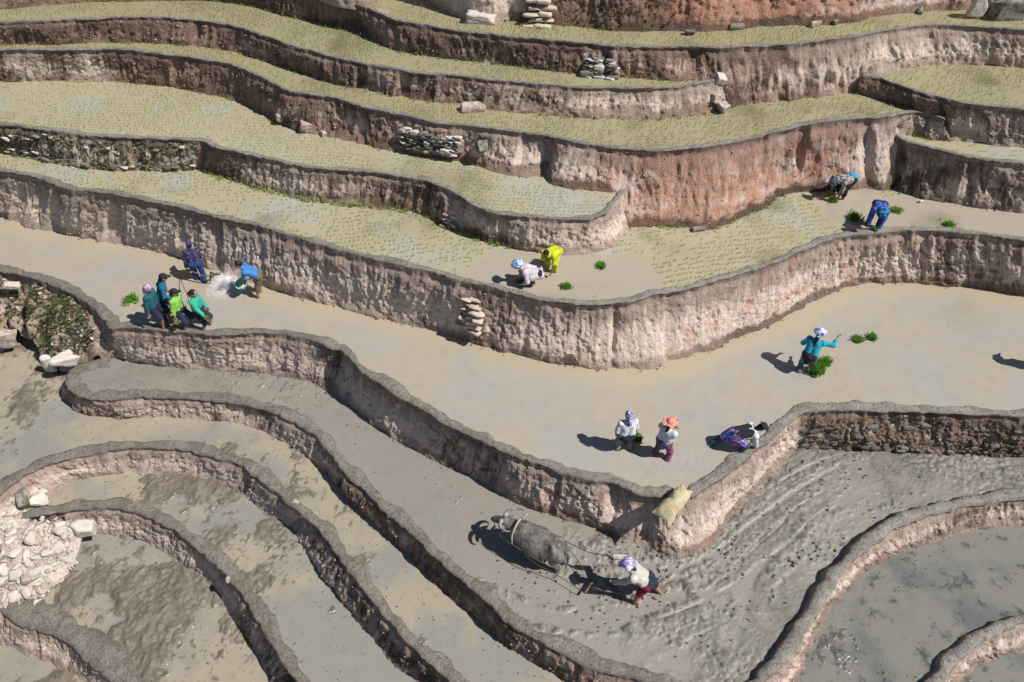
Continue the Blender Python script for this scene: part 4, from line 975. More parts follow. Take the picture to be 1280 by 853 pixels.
world_tube('trace_rope',[bw(.56,.32,.78),bw(-.1,.45,.66),bw(-.72,.36,.45),P(731,742,zP+.16)],.008,rope,'dark trace rope along the near flank of the buffalo to the plough','rope')
world_tube('trace_rope',[bw(.56,-.32,.78),bw(-.1,-.45,.66),bw(-.72,-.34,.50),P(741,727,zP+.16)],.008,rope,'dark trace rope along the far flank of the buffalo to the plough','rope')
world_tube('rein_rope',[bw(-.6,-.25,.95),P(735,690,zP+.75),hR],.009,rope,'slack rein rope from the buffalo back to the ploughman hand','rope')

fr_=empty('wooden_harrow',tuple(P(262,340,0))); tag(fr_,'small wooden hand plough standing in the mud beside the man in star print shirt','plough')
a=P(271,338,0); world_tube('handle_bar',[hw5[0],P(256,345,.32),P(275,343,.42)],.02,wood,parent=fr_); world_tube('prong',[P(270,344,.40),P(263,340,-.05)],.02,wood,parent=fr_); world_tube('prong',[P(262,345,.36),P(272,341,-.05)],.02,wood,parent=fr_)
world_tube('tow_rope',[P(225,347,.02),P(229,357,.25),P(235,372,.35),P(234,379,.5)],.008,rope,'thin rope trailing over the brown water beside the striding group','rope')
# ---------------------------------------------------------------- stones
import bmesh
def ico(sub):
    b=bmesh.new(); bmesh.ops.create_icosphere(b,subdivisions=sub,radius=1); V=np.array([v.co[:] for v in b.verts]); Fq=np.array([[v.index for v in f.verts] for f in b.faces]); b.free(); return V,Fq
IC={1:ico(1),2:ico(2),3:ico(3),4:ico(4)}
def rock(seed,sub=2,dims=(1,1,1),planes=6,nz=.03):
    r_=np.random.default_rng(seed); V,Fq=IC[sub]; n=r_.normal(size=(planes,3)); n/=np.linalg.norm(n,axis=1)[:,None]; n=np.vstack([n,np.eye(3),-np.eye(3)]); d=r_.uniform(.48,1.0,len(n))
    dt=V@n.T; r=np.min(np.where(dt>.05,d/np.maximum(dt,.05),9),axis=1); r=np.minimum(r,1.25)
    W_=V*r[:,None]; W_=W_*(1+nz*vn(V[:,0]*5,V[:,1]*5,V[:,2]*5,seed))[:,None]; return W_*np.array(dims),Fq
def stone_mat(name,a,b,c,moss=None,dirt=.35):
    k=M(name); co=k.coord(); r=k.n('ObjectInfo').outputs['Random']; n=k.noise(co,7,5,.65); n2=k.noise(co,26,4,.7)
    base=k.mix(r,a,b); base=k.mix(k.ramp(n,.42,.62),base,c); base=k.mix(k.math('MULTIPLY',k.ramp(n2,.5,.35),dirt),base,tuple(x*.45 for x in a))
    if moss: base=k.mix(k.ramp(k.noise(k.pos(),5,4,.7),.5,.62),base,moss)
    k.set(Base_Color=base,Roughness=.9); k.b.inputs['Specular IOR Level'].default_value=.2; k.bump(k.math('ADD',n,n2),.6,.02); return k.m
ST_W=stone_mat('white_stone',(.70,.665,.61),(.52,.46,.41),(.60,.51,.44),None,.6); ST_G=stone_mat('grey_stone',(.24,.22,.20),(.34,.31,.28),(.14,.125,.11),(.10,.11,.05)); ST_D=stone_mat('dark_mossy_stone',(.13,.115,.10),(.24,.21,.18),(.08,.07,.055),(.085,.10,.035)); ST_P=stone_mat('pink_stone',(.42,.33,.29),(.52,.44,.38),(.30,.22,.19))
STK=stone_mat('cream_slab',(.62,.52,.42),(.50,.42,.35),(.58,.47,.37),None,.3)
def rmesh(seed,sub,dims,mat,name='stone',planes=6):
    V,Fq=rock(seed,sub,dims,planes); o=mesh(name,V,Fq,mat,smooth=False); me=o.data; bpy.data.objects.remove(o); return me
RM={k:[rmesh(i*7+j*100+3,3,d,m) for i,d in enumerate(((1,.8,.55),(1,.7,.7),(1,.9,.4),(1,.6,.5),(1,.85,.75),(1,.5,.4)))] for j,(k,m) in enumerate((('w',ST_W),('g',ST_G),('d',ST_D),('p',ST_P),('c',STK)))}
def put(me,loc,rot,sc,parent,name='stone'):
    o=bpy.data.objects.new(name,me); COL.objects.link(o); o.parent=parent; o.location=Vector(loc)-parent.location if parent else loc; o.rotation_euler=rot; o.scale=sc if isinstance(sc,(tuple,list)) else (sc,)*3; return o
def wall_stones(key,spec,kind,parent,smin_=.06,smax=.12,flat_=.6,proud=.02,seed=0):
    "rows of stones laid into a wall face: spec = (x0,x1,h0,h1,count)"
    r_=np.random.default_rng(seed)
    for x0,x1,h0,h1,cnt in spec:
        rows=max(1,int(math.sqrt(cnt*(h1-h0)*1.2/max(.02,abs(x1-x0)/46)/flat_))); cols=max(1,cnt//rows)
        for i in range(rows):
            for j in range(cols):
                px=x0+(x1-x0)*(j+r_.uniform(.1,.9)+(i%2)*.5)/(cols+.5); h=h0+(h1-h0)*(i+.5+r_.uniform(-.6,.6))/rows
                if r_.random()<.15: continue
                p,n=wallpt(key,px,h); s=r_.uniform(smin_*.8,smax)*r_.choice([.7,1,1.25]); a=math.atan2(n[0],-n[1]); p=p+np.array([n[0],n[1],0])*proud
                put(RM[r_.choice(list(kind))][r_.integers(6)],p,(r_.uniform(-.2,.2),r_.uniform(-.25,.25),a+r_.uniform(-.15,.15)),(s*1.25,s*.9,s*flat_*1.35),parent)
def sidx(key,i): return float(np.interp(i,WS[key]['ii'],WS[key]['px']))
# stony moss grown stretches
wall_stones('0',[(1003,1285,.02,.42,170),(1003,1285,.42,.8,60)],'dddg',WALLP['0']['root'],.045,.10,.7,.01,1)
wall_stones('2',[(-20,248,.02,.30,105),(-20,248,.62,.85,45)],'ggdw',WALLP['2']['root'],.05,.105,.55,.02,2)
def dry_stack(name,label,key,px,h0,h1,wpx,n,kind,smin_=.08,smax=.14,seed=0,proud=.10,flat_=.5,taper=0):
    p,_n=wallpt(key,px,h0); root=empty(name,tuple(map(float,p))); tag(root,label,'stone stack')
    r_=np.random.default_rng(seed); rows=max(3,int(round(math.sqrt(n*(h1-h0)*(WS[key]['zup']-Z[1 if key=='3' else 0])/max(.1,wpx/46)/flat_)))) if wpx>30 else n//2
    cols=max(1,int(math.ceil(n/rows)))
    for i in range(rows):
        f=(i+.5)/rows
        for j in range(cols):
            x=px+wpx*((j+.5+r_.uniform(-.15,.15)+(.25 if i%2 else -.25)*(cols>1))/cols-.5)*(1-taper*f); q,nn=wallpt(key,x,h0+(h1-h0)*f); s=r_.uniform(smin_,smax)*(1-.25*taper*f); a=math.atan2(nn[0],-nn[1])
            q=q+np.array([nn[0],nn[1],0])*(proud*(1-.5*f)+r_.uniform(-.02,.02))
            put(RM[r_.choice(list(kind))][r_.integers(6)],q,(r_.uniform(-.12,.12),r_.uniform(-.15,.15),a+r_.uniform(-.25,.25)),(s*1.25,s,s*flat_*1.3),root)
    return root
dry_stack('stone_stack','narrow stack of cream slabs propped against the tall pale middle wall','1',594,.28,.80,26,15,'c',.13,.19,5,.10,.45,.3)
dry_stack('stone_stack','broad patch of grey dry stones filling a collapse in the third wall','3',537,.22,.74,74,56,'ggw',.085,.165,6,.08,.55)
dry_stack('stone_stack','dark pile of stones set into the uppermost dark wall, right of centre','5',752,.08,.62,36,30,'ggw',.10,.19,7,.12,.55,.3)
dry_stack('stone_stack','column of cream slabs standing against the mossy bank at the top edge','9',676,.0,.34,24,15,'c',.17,.25,8,.22,.5)
dry_stack('stone_stack','small heap of pale stones at the foot of the second curved brown wall','2',562,.06,.45,14,8,'wp',.07,.11,9,.06,.6)
def one(name,label,px,py,z,dims,kind,rot=(0,0,0),seed=1,sub=4,cat='rock',planes=6,lift=0,group=None):
    c=P(px,py,z); V,Fq=rock(seed,sub,(1,1,1),planes,.05); V=V*(1+.10*fbm(V[:,0]*2.2,V[:,1]*2.2,V[:,2]*2.2,4,seed,.62))[:,None]*np.array(dims); o=mesh(name,V,Fq,{'w':ST_W,'g':ST_G,'d':ST_D,'p':ST_P,'c':STK}[kind],smooth=False); o.location=(c[0],c[1],z+lift); o.rotation_euler=rot; tag(o,label,cat,group); return o
one('boulder','long pale boulder at the foot of the weedy bank above the loop of mud dyke',92,446,-1.40,(.66,.24,.30),'w',(.1,.15,.55),11)
one('boulder','pointed white boulder standing in the water left of the long pale boulder',64,454,-1.68,(.22,.2,.42),'w',(.1,.1,.3),12)
one('boulder','grey slab of rock leaning at the left photo edge below the weedy bank',8,424,-1.5,(.44,.24,.34),'p',(.2,.5,.5),13)
one('boulder','grey rock high on the weedy bank just under the dyke at the left photo edge',13,357,-.22,(.30,.17,.14),'w',(.1,.1,.1),14)
one('boulder','cracked white rock set in the innermost curved wall beside the stone heap',105,661,-3.02,(.36,.24,.28),'w',(.2,.1,.2),15)
one('slab','long grey slab tilted down from the dyke beside the white stone heap',27,622,-2.35,(.15,.46,.12),'g',(.5,.1,.5),16)
one('slab','white slab leaning next to the long grey slab',46,626,-2.6,(.27,.2,.12),'w',(.3,.1,.6),17)
one('slab','small upright white flake of rock beyond the leaning slabs',59,606,-2.6,(.07,.06,.19),'w',(.1,.3,.2),18)
one('slab','thin pale flake lying flat between the leaning white slab and the curved wall',48,614,-2.55,(.24,.08,.05),'w',(.0,.1,-.1),19)
p_,n_=wallpt('1',727,.32); one('slab','narrow upright pale slab leaning on the tall pale middle wall',0,0,0,(.06,.05,.42),'c',(.12,.02,.1),20); o_=bpy.data.objects['slab.004'] if 'slab.004' in bpy.data.objects else None
if o_: o_.location=p_+np.array([n_[0],n_[1],0])*.12
one('stone','squared pale stone at the water edge under the right end of the tall middle wall',1174,352,.1,(.10,.08,.17),'c',(.0,.1,.2),21)
one('stone','second pale stone close beside the squared one under the right end of the wall',1187,349,.12,(.15,.10,.15),'p',(.1,.1,.4),22)
one('boulder','rock jutting from the third wall above the widest planted paddy, round and brown',352,147,Z[2]+.18,(.24,.18,.13),'p',(.0,.1,.2),23)
one('boulder','large rounded brown rock at the wall foot beside the jutting rock',386,158,Z[2]+.15,(.34,.22,.26),'p',(.1,.2,.2),24)
one('boulder','small brown rock in the paddy at the right of the large rounded one',405,168,Z[2]+.03,(.16,.12,.12),'p',(.1,.2,.6),25)
one('boulder','slumped block of reddish earth at the foot of the second wall near the centre',588,134,Z[3]+.08,(.42,.22,.14),'p',(.1,.1,.2),26)
one('boulder','pale block tumbled at the end of the second wall, topmost',899,98,Z[3]+.75,(.20,.16,.20),'w',(.3,.2,.1),27)
one('boulder','pale tumbled block at the end of the second wall, middle one of three',896,121,Z[3]+.38,(.22,.16,.16),'p',(.1,.4,.5),28)
one('boulder','pale tumbled block at the end of the second wall, lowest of three',904,136,Z[3]+.1,(.24,.16,.16),'p',(.3,.1,.9),29)
one('boulder','grey boulder under the bank at the top right corner, smaller of two',1223,8,Z[5]+.3,(.28,.25,.40),'w',(.1,.1,.1),30)
one('boulder','grey boulder under the bank at the top right corner, larger of two',1257,9,Z[5]+.28,(.65,.35,.40),'g',(.1,.1,.1),31)
one('boulder','pale stained rock poking from the top bank above the upper left paddy tip',600,22,Z[5]+.1,(.7,.4,.28),'w',(.1,.1,-.1),32)
one('boulder','low pink stone half sunk beside the red wall foot under the tall third wall',872,287,Z[1]+.03,(.24,.12,.10),'g',(0,0,.1),33)
one('boulder','dark stone in the wall hollow right of the dry stone patch',602,184,Z[2]+.55,(.24,.20,.2),'g',(.2,.1,.3),34)
for i,(a,b,l) in enumerate(((862,41,'small dark'),(922,34,'small brown'),(1018,30,'low dark'),(1045,27,'flat reddish'),(1150,13,'low grey'))):
    one('boulder','%s rock under the red bank at photo top, rock %s from the left'%(l,('one','two','three','four','five','six','seven')[i]),a,b,Z[5]+.05,(.20+.08*(i%3),.12,.10),'dgp'[i%3],(0,.1,.3*i),40+i,3)
one('clod','pinkish clod of earth sitting on the second dyke from the loop',369,628,Z[-2]+.05,(.16,.13,.07),'p',(0,0,-.6),50,2,'clod')
one('clod','pinkish clod of earth sitting on the innermost curved dyke',285,724,Z[-3]+.05,(.11,.14,.07),'p',(0,0,.5),51,2,'clod')
# ---------------------------------------------------------------- weedy bank and stone heap
def bank(name,label,cat,bnd,inner,mat,cell=.05,nz=.05,seed=0,sink=.25,parent=None):
    Q=np.array([P(x,y,z) for x,y,z in bnd]); I_=np.array([P(x,y,z) for x,y,z in inner]); A=np.vstack([Q,I_])
    def hf(X,Y):
        w=0;s=0
        for a in A: q=1/((X-a[0])**2+(Y-a[1])**2+.03)**1.3; w=w+q*a[2]; s=s+q
        return w/s+nz*fbm(X*3,Y*3,o=4,seed=seed,g=.6)
    poly=Q[:,:2]; lo=poly.min(0)-.1; hi=poly.max(0)+.1
    xs=np.arange(lo[0],hi[0],cell); ys=np.arange(lo[1],hi[1],cell); X,Y=np.meshgrid(xs,ys,indexing='ij'); Hh=hf(X,Y)
    dm=np.full(X.shape,1e9)
    for a,b in zip(poly,np.roll(poly,-1,0)):
        d=b-a; t=np.clip(((X-a[0])*d[0]+(Y-a[1])*d[1])/(d@d),0,1); dm=np.minimum(dm,np.hypot(X-a[0]-t*d[0],Y-a[1]-t*d[1]))
    ins=inpoly(X,Y,poly); Hh=np.where(ins,Hh,Hh-np.minimum(dm*3,sink*2)); keep=inpoly(X[:-1,:-1]+cell/2,Y[:-1,:-1]+cell/2,poly)|(dm[:-1,:-1]<cell*2.5)
    V=np.stack([X,Y,Hh],-1).reshape(-1,3); ix=np.arange(X.size).reshape(X.shape); Fq=np.stack([ix[:-1,:-1],ix[1:,:-1],ix[1:,1:],ix[:-1,1:]],-1)[keep]; used=np.unique(Fq); rm=np.full(X.size,-1); rm[used]=np.arange(len(used))
    org=(float(Q[:,0].mean()),float(Q[:,1].mean()),float(Q[:,2].min())); root=empty(name,org); tag(root,label,cat)
    mesh('soil',V[used]-np.array(org),rm[Fq],mat,root); return root,hf,poly
def soil_mat(name,a,b,c):
    k=M(name); p=k.pos(); n=k.noise(p,2.2,5,.65); n2=k.noise(p,14,4,.7); col=k.mix(k.ramp(n,.4,.6),a,b); col=k.mix(k.ramp(n2,.52,.66),col,c); k.set(Base_Color=col,Roughness=.95); k.bump(n2,.9,.05); return k.m
SOILB=soil_mat('bank_soil',(.24,.165,.115),(.40,.31,.25),(.52,.43,.37)); SOILW=soil_mat('pale_rubble_soil',(.44,.35,.29),(.60,.52,.46),(.26,.19,.14))
BK,bkh,bkp=bank('weedy_bank','weedy rubble bank between the wide brown paddy and the muddy pond at the left edge','bank',
 [(-60,318,-.05),(0,342,-.06),(45,351,-.06),(85,366,-.06),(115,385,-.06),(133,402,-.10),(139,425,-.7),(136,447,-1.25),(112,452,-1.50),(90,462,-1.8),(62,462,-1.98),(58,444,-2.02),(45,430,-2.03),(22,428,-2.03),(0,440,-2.03),(-60,450,-2.03)],
 [(30,368,-.22),(70,380,-.25),(105,396,-.28),(30,395,-.65),(70,408,-.7),(105,422,-.7),(-20,375,-.4),(55,422,-1.25),(120,402,-.22),(50,360,-.1),(90,376,-.1),(5,402,-.85),(0,382,-.5),(12,416,-1.35),(28,414,-1.4)],SOILB,seed=301)
HP,hph,hpp=bank('stone_heap','heap of white broken stones spilling over the dykes at the left photo edge','stone heap',
 [(-70,600,-2.0),(2,604,-2.05),(18,630,-2.5),(32,652,-2.84),(62,655,-2.82),(84,655,-2.78),(84,690,-3.15),(74,712,-3.5),(52,742,-3.68),(20,756,-3.72),(-10,768,-3.72),(-70,785,-3.72)],
 [(40,672,-2.75),(12,645,-2.5),(10,690,-2.75),(60,685,-2.95),(35,710,-3.2),(-40,680,-2.6),(5,730,-3.3)],SOILW,seed=303)
def scatter(hf,poly,n,seed,cond=None):
    r_=np.random.default_rng(seed); lo=poly.min(0); hi=poly.max(0); out=[]
    while len(out)<n:
        q=r_.uniform(lo,hi,(n,2)); ok=inpoly(q[:,0],q[:,1],poly)
        for a in q[ok]:
            if len(out)<n and (cond is None or cond(a,r_)): out.append((a[0],a[1],float(hf(np.array(a[0]),np.array(a[1])))))
    return out
def pxy(p):  # photo pixel of a point, for reading the survey back
    d=np.array(p)-[0,0,CAMH]; u=d[0]; dep=d[1]*_cp-d[2]*_sp; v=-(d[1]*_sp+d[2]*_cp); return CX+F*u/dep,CY+F*v/dep
r_=np.random.default_rng(5)
for i,(x,y,z) in enumerate(scatter(hph,hpp,420,21,lambda a,r:pxy((a[0],a[1],-3))[0]>-40)):
    s=r_.uniform(.04,.085) if i>110 else r_.uniform(.10,.20); put(RM['w' if r_.random()<.8 else 'p'][r_.integers(6)],(x,y,z+s*.25),tuple(r_.uniform(-.6,.6,2))+(r_.uniform(0,6.3),),s,HP)
for (px,py,z,s,t) in ((42,724,-3.40,.27,'w'),(15,742,-3.55,.3,'w'),(57,714,-3.35,.26,'w'),(30,735,-3.45,.32,'w'),(10,718,-3.2,.2,'w'),(20,709,-3.05,.17,'w')):
    c=P(px,py,z); put(RM[t][r_.integers(6)],(c[0],c[1],z),tuple(r_.uniform(-.4,.4,2))+(r_.uniform(0,6.3),),(s,s*.8,s*.6),HP)
for i,(x,y,z) in enumerate(scatter(bkh,bkp,280,22,lambda a,r:pxy((a[0],a[1],-1))[0]>-30)):
    q=pxy((x,y,z)); s=r_.uniform(.03,.075); 
    if 25<q[0]<95 and 372<q[1]<425 and r_.random()<.6: continue
    put(RM[r_.choice(['w','p','w','g'])][r_.integers(6)],(x,y,z+s*.2),tuple(r_.uniform(-.6,.6,2))+(r_.uniform(0,6.3),),s,BK)
# rubble spilling past the heap and the loose crumbs between its stones
def crumbs(hf,poly,n,s0,s1,parent,mat,name,seed,grow=.0):
    r2=np.random.default_rng(seed); V0,F0=rock(seed+5,1,(1,.8,.7)); C=np.array(scatter(hf,poly,n,seed)); c=poly.mean(0); C[:,:2]=c+(C[:,:2]-c)*(1+grow); s=s0+(s1-s0)*r2.random(n)**2.5; C=C-np.array(parent.location)
    V=(V0[None]*s[:,None,None]*r2.uniform(.6,1.4,(n,1,3))+C[:,None,:]).reshape(-1,3); Q=(F0[None]+np.arange(n)[:,None,None]*len(V0)).reshape(-1,3); o=mesh(name,V,Q,mat,parent,smooth=False); o['kind']='stuff'
crumbs(hph,hpp,1600,.012,.055,HP,SOILW,'loose_rubble',71,.07); crumbs(bkh,bkp,1500,.010,.045,BK,SOILB,'loose_rubble',72,.02)
HPC=hpp.mean(0)
for i in range(60):
    j=r_.integers(2,9); a=hpp[j]+(hpp[j+1]-hpp[j])*r_.random(); a=a+(a-HPC)/np.linalg.norm(a-HPC)*r_.uniform(-.05,.22); zq=[-2.5,-2.82,-2.82,-2.82,-3.2,-3.55,-3.66,-3.68,-3.68][min(j-1,8)]; s=r_.uniform(.03,.09); put(RM['w'][r_.integers(6)],(a[0],a[1],zq+s*.2),tuple(r_.uniform(-.6,.6,2))+(r_.uniform(0,6.3),),s,HP)
# ---------------------------------------------------------------- leaves and seedlings
def leafmat(name,a,b,tr=.25):
    k=M(name); n=k.noise(k.pos(),9,2,.5); r=k.n('ObjectInfo').outputs['Random']; k.set(Base_Color=k.mix(k.ramp(n,.3,.7),a,b),Roughness=.6); k.b.inputs['Specular IOR Level'].default_value=.25
    tr_=k.n('BsdfTranslucent'); k.t.links.new(k.b.inputs['Base Color'].links[0].from_socket,tr_.inputs[0]); ms=k.n('MixShader'); ms.inputs[0].default_value=.4; k.t.links.new(k.b.outputs[0],ms.inputs[1]); k.t.links.new(tr_.outputs[0],ms.inputs[2]); k.t.links.new(ms.outputs[0],[q for q in k.t.nodes if q.type=='OUTPUT_MATERIAL'][0].inputs[0])
    return k.m
LEAFS=leafmat('seedling_leaf',(.34,.46,.07),(.46,.52,.15)); LEAFT=leafmat('upper_seedling_leaf',(.26,.28,.10),(.38,.37,.18)); LEAFB=leafmat('bundle_leaf',(.11,.28,.025),(.20,.42,.05)); WEED=leafmat('weed_leaf',(.09,.14,.035),(.20,.23,.08)); WEED2=leafmat('dry_weed',(.20,.15,.08),(.26,.21,.11)); LEAFY=leafmat('yellowed_leaf',(.35,.42,.08),(.45,.42,.14))
def blades(C,n,hgt,wid,spread,r_,bend=.5):
    "many grass like blades at the points C (k,3): each a bent strip of three faces' worth of points"
    k=len(C); C=np.repeat(C,n,axis=0); m=len(C); a=r_.uniform(0,2*np.pi,m); h=hgt*r_.uniform(.6,1.15,m); sp=spread*r_.uniform(.1,1,m); w=wid*r_.uniform(.7,1.2,m)
    dx=np.cos(a); dy=np.sin(a); px=-dy; py=dx; zz=np.zeros(m)
    b0=C; 
    def row(f,wf): 
        o=np.stack([dx*sp*f**1.5,dy*sp*f**1.5,h*(f-bend*.35*f*f*sp/spread)],1); return C+o+np.stack([px*w*wf,py*w*wf,zz],1),C+o-np.stack([px*w*wf,py*w*wf,zz],1)
    A,B=row(0,.8); Cc,D_=row(.55,1.); E_,G_=row(1,.12)
    V=np.stack([A,B,Cc,D_,E_,G_],1).reshape(-1,3); i=np.arange(m)*6; Q=np.concatenate([np.stack([i,i+1,i+3,i+2],1),np.stack([i+2,i+3,i+5,i+4],1)]); return V,Q
def seed_grid(poly,sp,z,r_,skip=None,jit=.28,ang=.2,excl=()):
    lo=poly.min(0); hi=poly.max(0); c=(lo+hi)/2; R=np.hypot(*(hi-lo))/2; X,Y=np.meshgrid(np.arange(-R,R,sp*.82),np.arange(-R,R,sp*1.25),indexing='ij')
    Y=Y+.25*np.sin(X*.5); xr=X*math.cos(ang)-Y*math.sin(ang)+c[0]; yr=X*math.sin(ang)+Y*math.cos(ang)+c[1]
    xr=xr+r_.uniform(-jit,jit,X.shape)*sp; yr=yr+r_.uniform(-jit,jit,X.shape)*sp; m=inpoly(xr,yr,poly)
    m&=r_.random(X.shape)<(.70+.6*vn(xr*1.1,yr*1.1,seed=88))
    if skip is not None: m&=~skip(xr,yr)
    return np.stack([xr[m],yr[m],np.full(m.sum(),z-.015)],1)
r_=np.random.default_rng(9)
SEEDPT={}
def inview(C):
    q=np.array([pxy(c) for c in C]); return (q[:,0]>-60)&(q[:,0]<1340)&(q[:,1]>-40)
for l,sp,hg,wd,nb,mt in ((5,.12,.10,.0055,4,LEAFT),(4,.12,.10,.0055,4,LEAFT),(3,.12,.10,.0055,4,LEAFT),(6,.12,.10,.0055,4,LEAFT),(7,.13,.10,.0055,4,LEAFS),(2,.125,.085,.0055,4,LEAFS),(1,.145,.11,.006,4,LEAFS)):
    C=seed_grid(S_[l],sp,Z[l],r_,(lambda x,y:bareness(x,y,Z[1])>.3) if l==1 else None,ang={1:.25,2:-.1}.get(l,.1)); C=C[inview(C)]
    if l==1:
        q=np.array([pxy(c) for c in C]); keep=np.array([not(735<a<800 and b>200 and b<300 and False) for a,b in q]); o=np.argsort(C[:,1]); near=C[o[:300]]; C=C[o[300:]]
        sm=[]
        for i in range(6):
            V,Q=blades(np.zeros((1,3)),5,hg,wd,.05,r_); ob=mesh('rice_seedling',V,Q,mt); sm.append(ob.data); bpy.data.objects.remove(ob)
        for c in near:
            ob=bpy.data.objects.new('rice_seedling',sm[r_.integers(6)]); COL.objects.link(ob); ob.location=c; ob.rotation_euler=(0,0,r_.uniform(0,6.3)); tag(ob,'thin green rice seedling in shallow water behind the tall middle wall','seedling','rice seedlings planted in rows')
    V,Q=blades(C,nb,hg,wd,.05,r_); ob=mesh('rice_seedlings',V,Q,mt); tag(ob,'rows of thin rice seedlings in shallow water','seedlings',kind='stuff'); SEEDPT[l]=C
def bundle(px,py,z,s,label,lift=0,mat=LEAFB,n=90,flat_=1.,loc=None,name='seedling_bundle'):
    c=P(px,py,z) if loc is None else np.array(loc); r2=np.random.default_rng(int(abs(c[0]*100))+3); root=empty(name,(c[0],c[1],c[2]+lift)); tag(root,label,'seedling bundle','bundles of rice seedlings')
    C=r2.normal(0,r2.uniform(.24,.38)*s,(n,3))*[1,1,0]; C[:,2]=.0
    V,Q=blades(C,3,.30*s/.3*.62,.011,.16*s/.3*.62+.02,r2,.9); V[:,2]*=flat_; mesh('leaves',V,Q,mat,root)
    V,Q=blob([('e',np.array([0,0,.02*s]),np.eye(3),(.42*s,.38*s,.20*s*flat_+.01))],.03,.03,.02,12,3); mesh('root_clump',V,Q,plain('seedling_roots',(.10,.085,.04),.9) if 'rt' not in MC else MC['rt'],root); return root
MC['rt']=plain('seedling_roots',(.09,.09,.035),.9)
for px,py,z,s,l in ((165,375,0,.24,'small green seedling bundle alone on the brown paddy left of the striding group'),(751,333,z1,.16,'green seedling bundle on bare mud right of the yellow dressed planter'),(708,359,z1,.17,'green seedling bundle on bare mud nearest the mud rim, right of the crouched planter'),(654,353,z1,.16,'green seedling bundle in front of the crouched planter in pink'),(1068,273,z1,.24,'wide heap of seedlings left of the planter in royal blue'),(1121,264,z1,.17,'green seedling bundle behind the planter in royal blue'),(1186,282,z1,.18,'lone seedling bundle on bare mud near the right photo edge'),(1041,252,z1,.17,'seedling bundle under the hands of the farthest planter'),(1095,288,z1,.15,'seedling bundle under the hands of the planter in royal blue'),(1072,425,0,.17,'flat seedling bundle floating left of its twin in the wide brown paddy'),(1090,423,0,.20,'rounder seedling bundle floating right of its twin in the wide brown paddy')):
    bundle(px,py,z,s,l)
bundle(1019,466,0,.26,'tall seedling bundle standing beside the legs of the woman in turquoise',lift=.05,flat_=1.7)
bundle(1029,457,0,.24,'second tall seedling bundle farther from the woman in turquoise',lift=.05,flat_=1.7)
bundle(0,0,0,.17,'seedling bundle on the mud rim under the hands of the woman in dark hat',loc=hw13[0]+[.05,.02,-.08])
bundle(0,0,0,.12,'yellow green seedlings hanging from the left hand of the woman in lime green',loc=hw9[0]+[0,0,-.02],mat=LEAFY,n=30)
bundle(0,0,0,.14,'yellow green seedlings hanging low from the right hand of the woman in lime green',loc=hw9[1]+[0,0,-.12],mat=LEAFY,n=30)
bundle(0,0,0,.13,'few seedlings held forward by the woman in mint green',loc=hw10[1]+[.03,0,-.03],mat=LEAFB,n=30)
# basket of seedlings
bl=hw11[1]+np.array([.03,-.02,-.34]); bt=empty('wicker_basket',tuple(bl)); tag(bt,'small round wicker basket hanging from the hand of the woman in navy checked scarf','basket')
wick=plain('wicker',(.17,.10,.05),.8,.4,30,.5,.01)
a_=np.linspace(0,2*np.pi,25)
prof=[(.085,0),(.12,.06),(.135,.14),(.13,.18),(.118,.18),(.12,.13),(.105,.06),(.07,.02)]
V=np.array([[r*math.cos(t)*(1+.02*((i+j)%2)),r*math.sin(t),z] for j,(r,z) in enumerate(prof) for i,t in enumerate(a_[:-1])]); ix=np.arange(len(prof)*24).reshape(len(prof),24); mesh('basket_body',V,np.stack([ix[:-1],np.roll(ix[:-1],-1,1),np.roll(ix[1:],-1,1),ix[1:]],-1).reshape(-1,4),wick,bt)
t=np.linspace(0,np.pi,12); mesh('basket_handle',*tube(np.stack([.13*np.cos(t),0*t,.17+.19*np.sin(t)],1),.009,6),wick,bt)
bundle(0,0,0,.20,'dense green seedlings filling the wicker basket',loc=bl+[0,0,.10])
# green basin and scattered powder
bs=(hw6[0]+hw6[1])/2+np.array([.03,-.03,-.12]); bz=empty('plastic_basin',tuple(bs),0); bz.rotation_euler=(.35,-.25,0); tag(bz,'pale green plastic basin held low by the man in bright blue','basin')
prof=[(.001,0),(.10,0),(.125,.05),(.16,.13),(.178,.135),(.176,.145),(.155,.14),(.118,.055),(.095,.012),(.001,.012)]
V=np.array([[r*math.cos(t),r*math.sin(t),z] for (r,z) in prof for t in a_[:-1]]); ix=np.arange(len(prof)*24).reshape(len(prof),24)
mesh('bowl',V,np.stack([ix[:-1],np.roll(ix[:-1],-1,1),np.roll(ix[1:],-1,1),ix[1:]],-1).reshape(-1,4),plain('mint_plastic',(.28,.58,.36),.4,.15,8,0),bz)
V,Q=blob([('e',np.array([0,0,.05]),np.eye(3),(.125,.125,.045))],.02,.02,.01,20); mesh('powder_fill',V,Q,plain('white_powder',(.75,.75,.74),.95,.05,30,.2),bz)
rp=np.random.default_rng(4); c0=P(306,366,0); n=26000; u=rp.beta(1.6,2.2,n); th=rp.normal(0,.30,n)+2.75
rad=u*1.15; X=c0[0]+rad*np.cos(th)+rp.normal(0,.03,n); Y=c0[1]+rad*np.sin(th)*.95+rp.normal(0,.03,n); Zp=.0+rp.exponential(.05,n)*(rp.random(n)<.45)+np.maximum(0,.35*np.sin(np.pi*u))*(rp.random(n)<.25)*rp.random(n)
s=rp.uniform(.003,.0078,n); T=np.array([[1,0,-.3],[-.5,.87,-.3],[-.5,-.87,-.3],[0,0,1]]); V=(np.stack([X,Y,Zp],1)[:,None,:]+T[None]*s[:,None,None]).reshape(-1,3); i=np.arange(n)*4
